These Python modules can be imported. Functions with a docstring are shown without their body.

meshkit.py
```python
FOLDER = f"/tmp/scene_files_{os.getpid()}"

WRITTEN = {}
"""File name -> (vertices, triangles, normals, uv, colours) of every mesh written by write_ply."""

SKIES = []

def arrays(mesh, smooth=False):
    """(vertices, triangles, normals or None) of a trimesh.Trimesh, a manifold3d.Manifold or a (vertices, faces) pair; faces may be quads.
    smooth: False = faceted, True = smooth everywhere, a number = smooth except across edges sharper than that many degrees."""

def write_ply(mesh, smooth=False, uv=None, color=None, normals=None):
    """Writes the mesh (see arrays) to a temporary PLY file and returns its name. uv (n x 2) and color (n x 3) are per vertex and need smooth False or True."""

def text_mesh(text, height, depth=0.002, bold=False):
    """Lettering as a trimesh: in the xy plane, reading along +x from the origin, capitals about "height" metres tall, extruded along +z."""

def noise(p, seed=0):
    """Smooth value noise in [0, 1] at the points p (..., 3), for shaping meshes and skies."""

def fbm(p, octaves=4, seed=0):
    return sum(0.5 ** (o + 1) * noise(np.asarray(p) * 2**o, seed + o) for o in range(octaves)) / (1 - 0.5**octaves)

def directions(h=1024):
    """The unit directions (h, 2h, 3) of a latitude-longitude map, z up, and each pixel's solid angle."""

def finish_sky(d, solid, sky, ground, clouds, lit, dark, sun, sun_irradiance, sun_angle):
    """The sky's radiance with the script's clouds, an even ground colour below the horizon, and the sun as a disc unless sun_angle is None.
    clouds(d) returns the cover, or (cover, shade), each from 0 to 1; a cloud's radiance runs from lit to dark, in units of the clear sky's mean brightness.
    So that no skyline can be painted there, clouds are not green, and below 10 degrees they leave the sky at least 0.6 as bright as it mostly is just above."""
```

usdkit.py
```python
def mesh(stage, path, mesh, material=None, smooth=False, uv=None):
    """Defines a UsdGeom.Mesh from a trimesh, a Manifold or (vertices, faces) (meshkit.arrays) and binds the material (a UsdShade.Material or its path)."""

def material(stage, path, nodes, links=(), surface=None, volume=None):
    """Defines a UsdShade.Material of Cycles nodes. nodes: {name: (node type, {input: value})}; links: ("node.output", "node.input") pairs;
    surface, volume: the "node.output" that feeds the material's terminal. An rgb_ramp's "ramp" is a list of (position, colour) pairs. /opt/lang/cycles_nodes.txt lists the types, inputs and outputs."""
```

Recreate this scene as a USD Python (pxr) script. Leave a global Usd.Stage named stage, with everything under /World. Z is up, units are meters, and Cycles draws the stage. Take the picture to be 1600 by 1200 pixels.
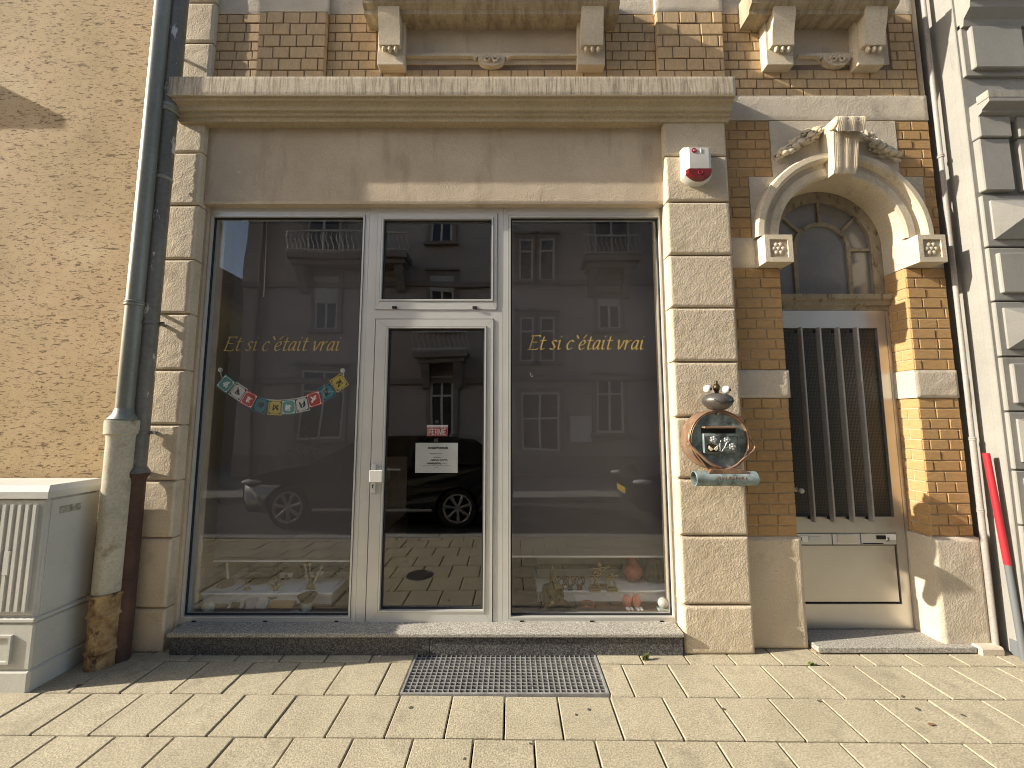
import math, random
import numpy as np, trimesh, usdkit, meshkit
import manifold3d as m3
from shapely.geometry import Polygon, LineString, Point, box as sbox
from shapely import affinity, union_all
from pxr import Usd, UsdGeom, UsdLux, UsdShade, Gf, Sdf, Vt

# ------------------------------------------------------------------ camera, sky, sun, exposure
stage = Usd.Stage.CreateInMemory()
UsdGeom.SetStageUpAxis(stage, 'Z'); UsdGeom.SetStageMetersPerUnit(stage, 1.0)
UsdGeom.Xform.Define(stage, '/World'); UsdGeom.Scope.Define(stage, '/World/Looks')
F_PX, TILT, CAM_D, CAM_H = 600.0, math.radians(5.43), 2.75, 1.58
EXPOSURE = 1.0
SUN_TO = np.array([-1.0, -0.145, 0.50]); SUN_TO /= np.linalg.norm(SUN_TO)
SUN_ELEV, SUN_ROT = math.asin(SUN_TO[2]), math.atan2(SUN_TO[0], SUN_TO[1])
SUN_INT, SKY_STR = 1.24, 0.118

cam = UsdGeom.Camera.Define(stage, '/World/camera')
cam.CreateHorizontalApertureAttr(36.0); cam.CreateVerticalApertureAttr(27.0)
cam.CreateFocalLengthAttr(36.0 * F_PX / 1600.0)
cam.CreateClippingRangeAttr(Gf.Vec2f(0.05, 2000))
cam.CreateExposureAttr(EXPOSURE)
cam.AddTranslateOp().Set(Gf.Vec3d(0, -CAM_D, CAM_H)); cam.AddRotateXOp().Set(90 + math.degrees(TILT))

sky = UsdLux.DomeLight.Define(stage, '/World/sky')
sky.CreateIntensityAttr(1.0)
sky.GetPrim().SetCustomDataByKey('label', 'clear daylight sky'); sky.GetPrim().SetCustomDataByKey('kind', 'structure')
sky_mat = usdkit.material(stage, '/World/Looks/sky_look', {
    'sky': ('sky_texture', {'sky_type': 'single_scattering', 'sun_disc': False, 'sun_elevation': SUN_ELEV, 'sun_rotation': SUN_ROT,
                            'air_density': 1.0, 'aerosol_density': 1.6, 'ozone_density': 1.0}),
    'bg': ('background_shader', {'strength': SKY_STR})}, [('sky.color', 'bg.color')], surface='bg.background')
UsdShade.MaterialBindingAPI.Apply(sky.GetPrim()).Bind(sky_mat)
sun = UsdLux.DistantLight.Define(stage, '/World/sun')
sun.CreateNormalizeAttr(True); sun.CreateIntensityAttr(SUN_INT); sun.CreateAngleAttr(0.5); sun.CreateColorAttr(Gf.Vec3f(1.0, 0.922, 0.79))
zax = SUN_TO; xax = np.cross([0, 0, 1.0], zax); xax /= np.linalg.norm(xax); yax = np.cross(zax, xax)
M = Gf.Matrix4d(*[float(v) for r in (np.append(xax, 0), np.append(yax, 0), np.append(zax, 0), np.array([0, 0, 0, 1.0])) for v in r])
sun.AddTransformOp().Set(M)

# ------------------------------------------------------------------ helpers
rng = random.Random(7); nrng = np.random.default_rng(7)

def at(px, py, Y):
    """Point on the vertical plane y = Y that lies on the survey line of sight (px, py)."""
    u, v = (px - 800) / F_PX, (600 - py) / F_PX
    d = np.array([u, math.cos(TILT) - v * math.sin(TILT), math.sin(TILT) + v * math.cos(TILT)])
    t = (Y + CAM_D) / d[1]
    return np.array([d[0] * t, Y, CAM_H + d[2] * t])

def ground_at(px, py, z=0.0):
    u, v = (px - 800) / F_PX, (600 - py) / F_PX
    d = np.array([u, math.cos(TILT) - v * math.sin(TILT), math.sin(TILT) + v * math.cos(TILT)])
    t = (z - CAM_H) / d[2]
    return np.array([d[0] * t, -CAM_D + d[1] * t, z])

def AX(px, py, Y): return float(at(px, py, Y)[0])
def AZ(py, Y, px=800): return float(at(px, py, Y)[2])

GLASS_Y = 0.165
def mir(px, py, Y):
    """Point on the plane y = Y across the street whose mirror image in the shop glass is seen at (px, py)."""
    p = at(px, py, 2 * GLASS_Y - Y); return np.array([p[0], Y, p[2]])

USED, ORIGIN, LOOKS = {}, {}, {}
def numbered(parent, name):
    k = (parent, name); n = USED.get(k, -1) + 1; USED[k] = n
    return name if n == 0 else f'{name}_{n:03d}'

def props(prim, label=None, cat=None, group=None, kind=None):
    for k, v in (('label', label), ('category', cat), ('group', group), ('kind', kind)):
        if v: prim.SetCustomDataByKey(k, v)
    return prim

def thing(name, label, cat, loc=(0, 0, 0), group=None):
    path = '/World/' + numbered('/World', name)
    x = UsdGeom.Xform.Define(stage, path); x.AddTranslateOp().Set(Gf.Vec3d(*map(float, loc)))
    ORIGIN[path] = np.array(loc, float)
    props(x.GetPrim(), label, cat, group); return path

def obj(name, mesh, look, parent=None, smooth=False, label=None, cat=None, group=None, kind=None):
    base = parent or '/World'
    path = base + '/' + numbered(base, name)
    o = np.zeros(3)
    if parent: o = ORIGIN['/'.join(parent.split('/')[:3])]
    if hasattr(mesh, 'to_mesh'):
        mm = mesh.to_mesh(); mesh = trimesh.Trimesh(mm.vert_properties[:, :3], mm.tri_verts, process=False)
    if isinstance(mesh, (tuple, list)):
        mesh = trimesh.Trimesh(mesh[0], np.asarray(mesh[1]), process=False)
    if np.abs(o).max() > 0:
        mesh = mesh.copy(); mesh.apply_translation(-o)
    p = usdkit.mesh(stage, path, mesh, LOOKS[look], smooth=smooth)
    if not parent: ORIGIN[path] = np.zeros(3)
    props(p.GetPrim(), label, cat, group, kind)
    return path

def cat(*ms):
    out = []
    for m in ms:
        if isinstance(m, (list,)): out += m
        else: out.append(m)
    out2 = []
    for m in out:
        if hasattr(m, 'to_mesh'):
            mm = m.to_mesh(); m = trimesh.Trimesh(mm.vert_properties[:, :3], mm.tri_verts, process=False)
        out2.append(m)
    V, Fc, n = [], [], 0
    for m in out2:
        V.append(np.asarray(m.vertices)); Fc.append(np.asarray(m.faces) + n); n += len(m.vertices)
    return trimesh.Trimesh(np.vstack(V), np.vstack(Fc), process=False)

# chamfered box: one topology, scaled
_c = [(sx, sy, sz, a) for sx in (-1, 1) for sy in (-1, 1) for sz in (-1, 1) for a in range(3)]
def _cb(hx, hy, hz, b):
    h = np.array([hx, hy, hz]); P = np.empty((24, 3))
    for i, (sx, sy, sz, a) in enumerate(_c):
        q = h - b; q[a] = h[a]; P[i] = q * (sx, sy, sz)
    return P
_hull = trimesh.Trimesh(_cb(1, 1, 1, .2), process=False).convex_hull
_idx = [int(np.argmin(((_cb(1, 1, 1, .2) - v) ** 2).sum(1))) for v in _hull.vertices]
_CBF = np.array(_idx)[_hull.faces]
_BF = np.array([[0, 2, 3], [0, 3, 1], [4, 5, 7], [4, 7, 6], [0, 1, 5], [0, 5, 4], [2, 6, 7], [2, 7, 3], [0, 4, 6], [0, 6, 2], [1, 3, 7], [1, 7, 5]])[:, ::-1]
def box(x0, x1, y0, y1, z0, z1, b=0.003):
    x0, x1 = min(x0, x1), max(x0, x1); y0, y1 = min(y0, y1), max(y0, y1); z0, z1 = min(z0, z1), max(z0, z1)
    h = np.array([x1 - x0, y1 - y0, z1 - z0]) / 2; c = np.array([x0 + x1, y0 + y1, z0 + z1]) / 2
    b = min(b, 0.45 * h.min())
    if b <= 0:
        m = trimesh.creation.box(2 * h); m.apply_translation(c); return m
    return trimesh.Trimesh(_cb(*h, b) + c, _CBF, process=False)

def prism(poly, y0, y1):
    """shapely polygon in (x, z) extruded from y0 (front) to y1."""
    geoms = getattr(poly, 'geoms', [poly]); out = []
    for g in geoms:
        if g.is_empty or g.area < 1e-9: continue
        m = trimesh.creation.extrude_polygon(g, abs(y1 - y0), engine='earcut')
        v = np.asarray(m.vertices); w = np.stack([v[:, 0], min(y0, y1) + v[:, 2], v[:, 1]], 1)
        out.append(trimesh.Trimesh(w, np.asarray(m.faces)[:, ::-1], process=False))
    return cat(out)

def run(profile, x0, x1):
    """closed profile of (y, z) extruded along x."""
    m = trimesh.creation.extrude_polygon(Polygon(profile), x1 - x0, engine='earcut')
    v = np.asarray(m.vertices); w = np.stack([x0 + v[:, 2], v[:, 0], v[:, 1]], 1)
    m = trimesh.Trimesh(w, m.faces, process=False)
    return m

def tube(pts, r, n=10, closed=False):
    pts = np.asarray(pts, float); k = len(pts); rr = np.broadcast_to(np.asarray(r, float), (k,))
    T = np.gradient(pts, axis=0)
    if closed: T = np.roll(pts, -1, 0) - np.roll(pts, 1, 0)
    T /= np.linalg.norm(T, axis=1, keepdims=True) + 1e-12
    ref = np.array([0, 0, 1.0]) if abs(T[0][2]) < .9 else np.array([1.0, 0, 0])
    N = np.cross(T[0], ref); N /= np.linalg.norm(N); V = []
    for i in range(k):
        N = N - T[i] * (N @ T[i]); N /= np.linalg.norm(N); B = np.cross(T[i], N)
        a = np.arange(n) / n * 2 * np.pi
        V.append(pts[i] + rr[i] * (np.cos(a)[:, None] * N + np.sin(a)[:, None] * B))
    V = np.vstack(V); Fc = []
    for i in range(k if closed else k - 1):
        for j in range(n):
            a, b = i * n + j, i * n + (j + 1) % n; i2 = (i + 1) % k
            c, d = i2 * n + j, i2 * n + (j + 1) % n
            Fc += [[a, b, d], [a, d, c]]
    if not closed:
        V = np.vstack([V, pts[0], pts[-1]]); s, e = len(V) - 2, len(V) - 1
        for j in range(n):
            Fc += [[s, (j + 1) % n, j], [e, (k - 1) * n + j, (k - 1) * n + (j + 1) % n]]
    return trimesh.Trimesh(V, np.array(Fc), process=False)

def lathe(prof, c=(0, 0, 0), n=24, axis='z'):
    """prof: (r, h) list; axis z up, y = away from the viewer, x = right"""
    a = np.arange(n) / n * 2 * np.pi; V = []; Fc = []
    for r, h in prof:
        ring = np.stack([r * np.cos(a), r * np.sin(a), np.full(n, h)], 1); V.append(ring)
    V = np.vstack(V); k = len(prof)
    for i in range(k - 1):
        for j in range(n):
            p, q = i * n + j, i * n + (j + 1) % n
            Fc += [[p, q, q + n], [p, q + n, p + n]]
    if axis == 'y': V = np.stack([V[:, 0], V[:, 2], -V[:, 1]], 1)   # h runs along +y
    if axis == 'x': V = np.stack([V[:, 2], V[:, 0], V[:, 1]], 1)
    return trimesh.Trimesh(V + np.array(c), np.array(Fc), process=False)

def ball(c, r, n=2):
    m = trimesh.creation.icosphere(subdivisions=n, radius=1.0)
    return trimesh.Trimesh(np.asarray(m.vertices) * np.broadcast_to(np.asarray(r, float), (3,)) + np.array(c), m.faces, process=False)

def caps(joints, bones, n=12):
    """joints {name: (point, radius)}; one continuous solid of hulled spheres."""
    out = m3.Manifold()
    for a, b in bones:
        (pa, ra), (pb, rb) = joints[a], joints[b]
        s1 = m3.Manifold.sphere(ra, n).translate(tuple(map(float, pa))); s2 = m3.Manifold.sphere(rb, n).translate(tuple(map(float, pb)))
        out = out + m3.Manifold.batch_hull([s1, s2])
    return out

def relief(x0, x1, z0, z1, y, back, step=0.012, amp=0.004, freq=14, seed=0, edge=0.012, warp=None):
    """solid block whose front face (towards -y) is rough; edges rounded back."""
    nx, nz = max(3, int((x1 - x0) / step)), max(3, int((z1 - z0) / step))
    X, Z = np.meshgrid(np.linspace(x0, x1, nx + 1), np.linspace(z0, z1, nz + 1), indexing='ij')
    p = np.stack([X, np.full_like(X, seed * 3.7), Z], -1)
    d = (meshkit.fbm(p * freq, 4, seed) - .5) * 2 * amp
    if edge > 0:
        e = np.minimum.reduce([X - x0, x1 - X, Z - z0, z1 - Z]); t = np.clip(1 - e / edge, 0, 1)
        d = d * (1 - .6 * t) + edge * .8 * t ** 2
    Yv = y + d
    V = np.stack([X, Yv, Z], -1).reshape(-1, 3); m = nz + 1
    i, j = np.meshgrid(np.arange(nx), np.arange(nz), indexing='ij'); a = (i * m + j).ravel()
    Fc = [np.stack([a, a + m, a + m + 1], 1), np.stack([a, a + m + 1, a + 1], 1)]
    ring = [k * m for k in range(nx + 1)] + [nx * m + k for k in range(1, m)] + [k * m + m - 1 for k in range(nx - 1, -1, -1)] + [k for k in range(m - 2, 0, -1)]
    ring = np.array(ring); B = V[ring].copy(); B[:, 1] = back; n0 = len(V); V = np.vstack([V, B]); L = len(ring)
    k = np.arange(L); k2 = (k + 1) % L
    Fc += [np.stack([ring[k2], ring[k], n0 + k], 1), np.stack([ring[k2], n0 + k, n0 + k2], 1)]
    return trimesh.Trimesh(V, np.vstack(Fc), process=False)

def smooth_line(pts, n=6, closed=False):
    pts = np.asarray(pts, float)
    if len(pts) < 3: return pts
    P = np.vstack([2 * pts[0] - pts[1], pts, 2 * pts[-1] - pts[-2]]); out = []
    for i in range(1, len(P) - 2):
        for t in np.linspace(0, 1, n, endpoint=False):
            out.append(.5 * ((2 * P[i]) + (-P[i - 1] + P[i + 1]) * t + (2 * P[i - 1] - 5 * P[i] + 4 * P[i + 1] - P[i + 2]) * t * t + (-P[i - 1] + 3 * P[i] - 3 * P[i + 1] + P[i + 2]) * t ** 3))
    out.append(pts[-1]); return np.array(out)

# ------------------------------------------------------------------ materials
def surf(name, c1, c2, vscale=1.5, fine=70, bump=0.4, bdist=0.004, rough=0.85, metallic=0.0, island=0.0, stretch=(1, 1, 1), finecol=0.14, spec=0.3, dirt=None, bigbump=0.0, lo=.32, hi=.68):
    N = {'g': ('geometry', {}), 'mp': ('mapping', {'scale': stretch}),
         'n1': ('noise_texture', {'scale': vscale, 'detail': 6.0, 'roughness': .62}),
         'rp': ('rgb_ramp', {'ramp': [(lo, c1), (hi, c2)]}),
         'n2': ('noise_texture', {'scale': fine, 'detail': 3.0, 'roughness': .6}),
         'mr': ('map_range', {'from_min': .3, 'from_max': .7, 'to_min': 1 - finecol, 'to_max': 1 + finecol}),
         'mx': ('mix', {'mix_type': 'multiply', 'fac': 1.0}),
         'bp': ('bump', {'strength': bump, 'distance': bdist}),
         'p': ('principled_bsdf', {'roughness': rough, 'metallic': metallic, 'specular_ior_level': spec})}
    L = [('g.position', 'mp.vector'), ('mp.vector', 'n1.vector'), ('g.position', 'n2.vector'), ('n1.fac', 'rp.fac'), ('n2.fac', 'mr.value'),
         ('rp.color', 'mx.color1'), ('mr.result', 'mx.color2'), ('bp.normal', 'p.normal')]
    col = 'mx.color'
    if bigbump:
        N['n3'] = ('noise_texture', {'scale': fine * .22, 'detail': 2.0}); N['ad'] = ('math', {'math_type': 'multiply_add', 'value2': bigbump})
        L += [('g.position', 'n3.vector'), ('n3.fac', 'ad.value1'), ('n2.fac', 'ad.value3'), ('ad.value', 'bp.height')]
    else: L.append(('n2.fac', 'bp.height'))
    if island:
        N['hv'] = ('hsv', {}); N['iv'] = ('map_range', {'from_min': 0, 'from_max': 1, 'to_min': 1 - island, 'to_max': 1 + island})
        L += [('g.random_per_island', 'iv.value'), ('iv.result', 'hv.value'), (col, 'hv.color')]; col = 'hv.color'
    if dirt:   # (colour, noise scale, stretch, low, high)
        dc, ds, dst, lo_, hi_ = dirt
        N['dm'] = ('mapping', {'scale': dst}); N['dn'] = ('noise_texture', {'scale': ds, 'detail': 5.0, 'roughness': .65})
        N['dr'] = ('map_range', {'from_min': lo_, 'from_max': hi_, 'to_min': 0, 'to_max': 1, 'clamp': True}); N['dx'] = ('mix', {'color2': dc})
        L += [('g.position', 'dm.vector'), ('dm.vector', 'dn.vector'), ('dn.fac', 'dr.value'), ('dr.result', 'dx.fac'), (col, 'dx.color1')]; col = 'dx.color'
    L.append((col, 'p.base_color'))
    LOOKS[name] = usdkit.material(stage, '/World/Looks/' + name, N, L, surface='p.BSDF')

def plain(name, c, rough=.5, metallic=0.0, spec=.5, coat=0.0, **kw):
    LOOKS[name] = usdkit.material(stage, '/World/Looks/' + name, {'p': ('principled_bsdf', {'base_color': c, 'roughness': rough, 'metallic': metallic, 'specular_ior_level': spec, 'coat_weight': coat, **kw})}, [], surface='p.BSDF')

def glass(name, tint, base, grow, wave=0.0):
    N = {'lw': ('layer_weight', {'blend': .5}), 'pw': ('math', {'math_type': 'power', 'value2': 4.0}), 'ma': ('math', {'math_type': 'multiply_add', 'value2': grow, 'value3': base, 'use_clamp': True}),
         't': ('transparent_bsdf', {'color': tint}), 'gl': ('glossy_bsdf', {'color': (1, 1, 1), 'roughness': 0.0}), 'm': ('mix_closure', {})}
    L = [('lw.facing', 'pw.value1'), ('pw.value', 'ma.value1'), ('ma.value', 'm.fac'), ('t.BSDF', 'm.closure1'), ('gl.BSDF', 'm.closure2')]
    if wave:
        N.update({'g': ('geometry', {}), 'n': ('noise_texture', {'scale': 2.2, 'detail': 0.0}), 'bp': ('bump', {'strength': 1.0, 'distance': wave})})
        L += [('g.position', 'n.vector'), ('n.fac', 'bp.height'), ('bp.normal', 'gl.normal')]
    LOOKS[name] = usdkit.material(stage, '/World/Looks/' + name, N, L, surface='m.closure')

surf('render_beige', (.45, .365, .265), (.57, .475, .35), vscale=1.6, fine=85, bump=.6, bdist=.006, bigbump=.6, finecol=.08, dirt=((.33, .27, .19), 2.4, (2.2, 1, .55), .52, .78))
surf('quoin_stone', (.53, .44, .315), (.64, .54, .395), vscale=2.0, fine=85, bump=.75, bdist=.007, bigbump=.35, finecol=.09, island=.055, dirt=((.34, .275, .19), 3.2, (1, 1, 1), .55, .8))
surf('stone_pale', (.50, .435, .335), (.62, .545, .43), vscale=2.5, fine=85, bump=.7, bdist=.006, bigbump=.5, finecol=.09, island=.05, dirt=((.36, .31, .235), 4, (1, 1, 1), .55, .8))
surf('stone_trim', (.50, .425, .31), (.62, .535, .40), vscale=3, fine=90, bump=.35, bdist=.003, dirt=((.25, .2, .14), 5, (1, 1, .5), .58, .78))
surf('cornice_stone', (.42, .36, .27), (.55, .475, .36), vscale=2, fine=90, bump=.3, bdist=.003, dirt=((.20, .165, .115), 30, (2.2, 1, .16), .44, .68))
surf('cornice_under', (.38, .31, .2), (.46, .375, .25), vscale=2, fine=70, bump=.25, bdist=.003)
surf('sill_streaked', (.33, .27, .18), (.46, .38, .26), vscale=2, fine=70, bump=.25, bdist=.003, dirt=((.20, .155, .10), 9, (2.5, 1, .2), .45, .75))
surf('mortar_dark', (.17, .125, .085), (.25, .19, .13), vscale=4, fine=90, bump=.4, bdist=.003)
surf('mortar_light', (.40, .31, .2), (.5, .39, .26), vscale=4, fine=90, bump=.4, bdist=.003)

def brick_look(name, ramp, streak):
    N = {'g': ('geometry', {}), 'rp': ('rgb_ramp', {'ramp': ramp}),
         'mp': ('mapping', {'scale': (9, 9, 26) if streak == 'h' else (26, 26, 6)}), 'n1': ('noise_texture', {'scale': 2.4, 'detail': 4.0, 'roughness': .6}),
         'mr': ('map_range', {'from_min': .3, 'from_max': .75, 'to_min': 1.10, 'to_max': .80, 'clamp': True}), 'mx': ('mix', {'mix_type': 'multiply', 'fac': 1.0}),
         'n2': ('noise_texture', {'scale': 130, 'detail': 3.0}), 'ad': ('math', {'math_type': 'multiply_add', 'value2': -.8}),
         'bp': ('bump', {'strength': .5, 'distance': .004}), 'p': ('principled_bsdf', {'roughness': .8, 'specular_ior_level': .3})}
    L = [('g.random_per_island', 'rp.fac'), ('g.position', 'mp.vector'), ('mp.vector', 'n1.vector'), ('n1.fac', 'mr.value'), ('rp.color', 'mx.color1'), ('mr.result', 'mx.color2'),
         ('g.position', 'n2.vector'), ('n1.fac', 'ad.value1'), ('n2.fac', 'ad.value3'), ('ad.value', 'bp.height'), ('bp.normal', 'p.normal'), ('mx.color', 'p.base_color')]
    LOOKS[name] = usdkit.material(stage, '/World/Looks/' + name, N, L, surface='p.BSDF')
brick_look('brick_buff', [(0, (.52, .37, .205)), (.3, (.58, .42, .24)), (.5, (.48, .32, .175)), (.7, (.53, .36, .20)), (.85, (.62, .475, .29)), (1, (.43, .295, .17))], 'v')
brick_look('brick_ochre', [(0, (.43, .265, .115)), (.3, (.49, .305, .135)), (.55, (.38, .21, .095)), (.75, (.45, .255, .12)), (.88, (.52, .345, .175)), (1, (.34, .195, .09))], 'h')

surf('granite_dark', (.035, .034, .034), (.15, .145, .14), vscale=110, fine=170, bump=.15, bdist=.001, rough=.55, finecol=.6, lo=.42, hi=.62)
surf('granite_top', (.18, .168, .14), (.45, .425, .37), vscale=110, fine=170, bump=.15, bdist=.001, rough=.6, finecol=.4, lo=.4, hi=.62)
surf('aluminium', (.60, .595, .56), (.66, .655, .62), vscale=3, fine=200, bump=.05, bdist=.001, rough=.40, metallic=.45, finecol=.02, spec=.5)
surf('door_aluminium', (.52, .495, .45), (.58, .555, .51), vscale=3, fine=200, bump=.05, bdist=.001, rough=.36, metallic=.75, finecol=.03, spec=.5)
plain('gasket', (.015, .015, .016), .7)
plain('slot_dark', (.01, .01, .01), .8)
glass('pane', (.995, 1, .995), .047, .5, .0016)
glass('door_glass', (.92, .925, .92), .075, .6, .0016)
glass('pane_clear', (.9, .9, .9), .05, .7)
glass('pane_dusty', (.42, .42, .42), .06, .5)
surf('zinc', (.19, .19, .155), (.29, .285, .24), vscale=5, fine=40, bump=.1, bdist=.002, rough=.40, metallic=.35, stretch=(1, 1, .25), finecol=.08)
surf('zinc_peeling', (.12, .115, .10), (.19, .18, .155), vscale=5, fine=40, bump=.15, bdist=.002, rough=.5, metallic=.35, stretch=(1, 1, .3), dirt=((.5, .49, .46), 9, (1.6, 1.6, .6), .62, .66))
surf('cast_painted', (.40, .37, .28), (.50, .455, .34), vscale=5, fine=60, bump=.3, bdist=.003, rough=.7, dirt=((.20, .12, .06), 8, (1, 1, .7), .55, .75))
surf('cast_rusty', (.17, .10, .045), (.42, .30, .15), vscale=14, fine=60, bump=.5, bdist=.004, rough=.85, dirt=((.06, .035, .02), 12, (1, 1, .6), .5, .62))
surf('iron_brown', (.055, .03, .022), (.10, .055, .038), vscale=6, fine=60, bump=.3, bdist=.003, rough=.65, dirt=((.24, .18, .12), 14, (1, 1, .5), .68, .72))
surf('cabinet_grey', (.44, .435, .395), (.51, .50, .455), vscale=2.5, fine=150, bump=.12, bdist=.0015, rough=.7, finecol=.05, dirt=((.2, .19, .16), 4, (1, 1, 1.6), .66, .82))
surf('cabinet_plinth', (.43, .425, .38), (.50, .49, .44), vscale=3, fine=120, bump=.25, bdist=.002, rough=.8, finecol=.08, dirt=((.18, .16, .12), 5, (1, 1, 2), .66, .8))
surf('slab', (.35, .305, .212), (.465, .41, .29), vscale=2.2, fine=125, bump=.6, bdist=.004, rough=.9, island=.12, finecol=.42, dirt=((.16, .14, .10), 4.5, (1, 1, 1), .54, .88))
surf('bedding', (.03, .03, .018), (.06, .055, .03), vscale=8, fine=150, bump=.5, bdist=.006)
surf('asphalt', (.045, .045, .046), (.075, .073, .07), vscale=2, fine=260, bump=.5, bdist=.004, finecol=.35)
surf('kerb_stone', (.26, .25, .235), (.34, .33, .31), vscale=3, fine=200, bump=.3, bdist=.003)
surf('far_ground', (.16, .15, .13), (.22, .21, .18), vscale=.3, fine=20)
surf('grey_paint', (.245, .235, .21), (.30, .288, .255), vscale=2.2, fine=90, bump=.3, bdist=.003, rough=.75, finecol=.06, dirt=((.17, .16, .135), 7, (2.5, 1, .35), .6, .85))
surf('grey_stain', (.22, .205, .17), (.36, .34, .29), vscale=6, fine=90, bump=.2, bdist=.002, stretch=(2, 1, .3))
surf('galvanised', (.34, .335, .32), (.52, .51, .49), vscale=18, fine=150, bump=.2, bdist=.001, rough=.5, metallic=.6, dirt=((.16, .1, .06), 9, (1, 1, 1), .6, .75))
surf('litter', (.12, .08, .06), (.34, .27, .21), vscale=40, fine=120, bump=.6, bdist=.006, island=.6)
plain('white_plastic', (.56, .55, .50), .45)
plain('red_lens', (.13, .008, .012), .12, coat=.5)
plain('red_badge', (.35, .02, .03), .4)
plain('red_pipe', (.40, .022, .032), .4)
plain('pipe_grey', (.13, .14, .145), .5)
surf('pipe_taupe', (.26, .235, .21), (.34, .31, .28), vscale=6, fine=80, bump=.15, bdist=.002, rough=.55, stretch=(1, 1, .3))
plain('gold_vinyl', (.42, .31, .09), .4, metallic=.1)
for n_, c_ in (('flag_teal', (.10, .30, .28)), ('flag_white', (.62, .61, .59)), ('flag_red', (.50, .07, .06)), ('flag_blue', (.07, .21, .25)), ('flag_yellow', (.55, .43, .10))):
    surf(n_, tuple(.85 * k for k in c_), c_, vscale=20, fine=400, bump=.2, bdist=.001, rough=.8)
plain('ink', (.02, .02, .022), .6); plain('ink_white', (.75, .74, .7), .6)
surf('paper', (.74, .75, .74), (.80, .81, .80), vscale=8, fine=100, bump=.1, bdist=.001, finecol=.02)
plain('sign_red', (.50, .02, .03), .35)
plain('blind_grey', (.125, .116, .121), .85)
plain('blind_bar', (.70, .69, .66), .5)
plain('white_board', (.88, .88, .87), .5)
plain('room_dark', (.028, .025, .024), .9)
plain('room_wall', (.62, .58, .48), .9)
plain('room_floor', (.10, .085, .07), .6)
surf('wood_dark', (.09, .055, .035), (.17, .105, .065), vscale=6, fine=60, stretch=(1, 1, .2), bump=.1, rough=.5)
surf('wood_tan', (.35, .2, .07), (.52, .32, .13), vscale=9, fine=60, stretch=(.4, 2, 1), bump=.1, rough=.6)
surf('bronze', (.028, .02, .010), (.13, .09, .04), vscale=20, fine=80, bump=.3, bdist=.002, rough=.42, metallic=.7)
plain('gold_satin', (.26, .20, .09), .35, metallic=.5)
plain('cream_resin', (.62, .57, .44), .5)
surf('red_ceramic', (.28, .07, .05), (.46, .18, .13), vscale=14, fine=60, bump=.1, rough=.28)
surf('dark_leaf', (.03, .035, .025), (.07, .075, .05), vscale=10, fine=60, rough=.5)
plain('salmon', (.60, .24, .18), .35)
surf('geode', (.35, .32, .27), (.62, .58, .5), vscale=22, fine=80, bump=.5, rough=.5)
plain('mint', (.46, .52, .45), .5)
surf('booklet', (.5, .44, .36), (.64, .58, .5), vscale=25, fine=80, bump=.1)
surf('booklet_pink', (.36, .28, .27), (.5, .4, .39), vscale=25, fine=80, bump=.1)
surf('verdigris', (.09, .115, .115), (.34, .41, .39), vscale=13, fine=70, bump=.3, bdist=.002, rough=.5, metallic=.25, lo=.33, hi=.66)
surf('copper', (.20, .115, .075), (.42, .27, .17), vscale=14, fine=60, bump=.2, bdist=.002, rough=.42, metallic=.55, dirt=((.16, .19, .16), 12, (1, 1, 1), .55, .7))
surf('iron_pewter', (.09, .082, .075), (.17, .155, .14), vscale=12, fine=90, bump=.5, bdist=.003, rough=.4, metallic=.6)
plain('pewter_light', (.52, .52, .49), .35, metallic=.5)
plain('eye_white', (.75, .73, .68), .25)
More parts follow.
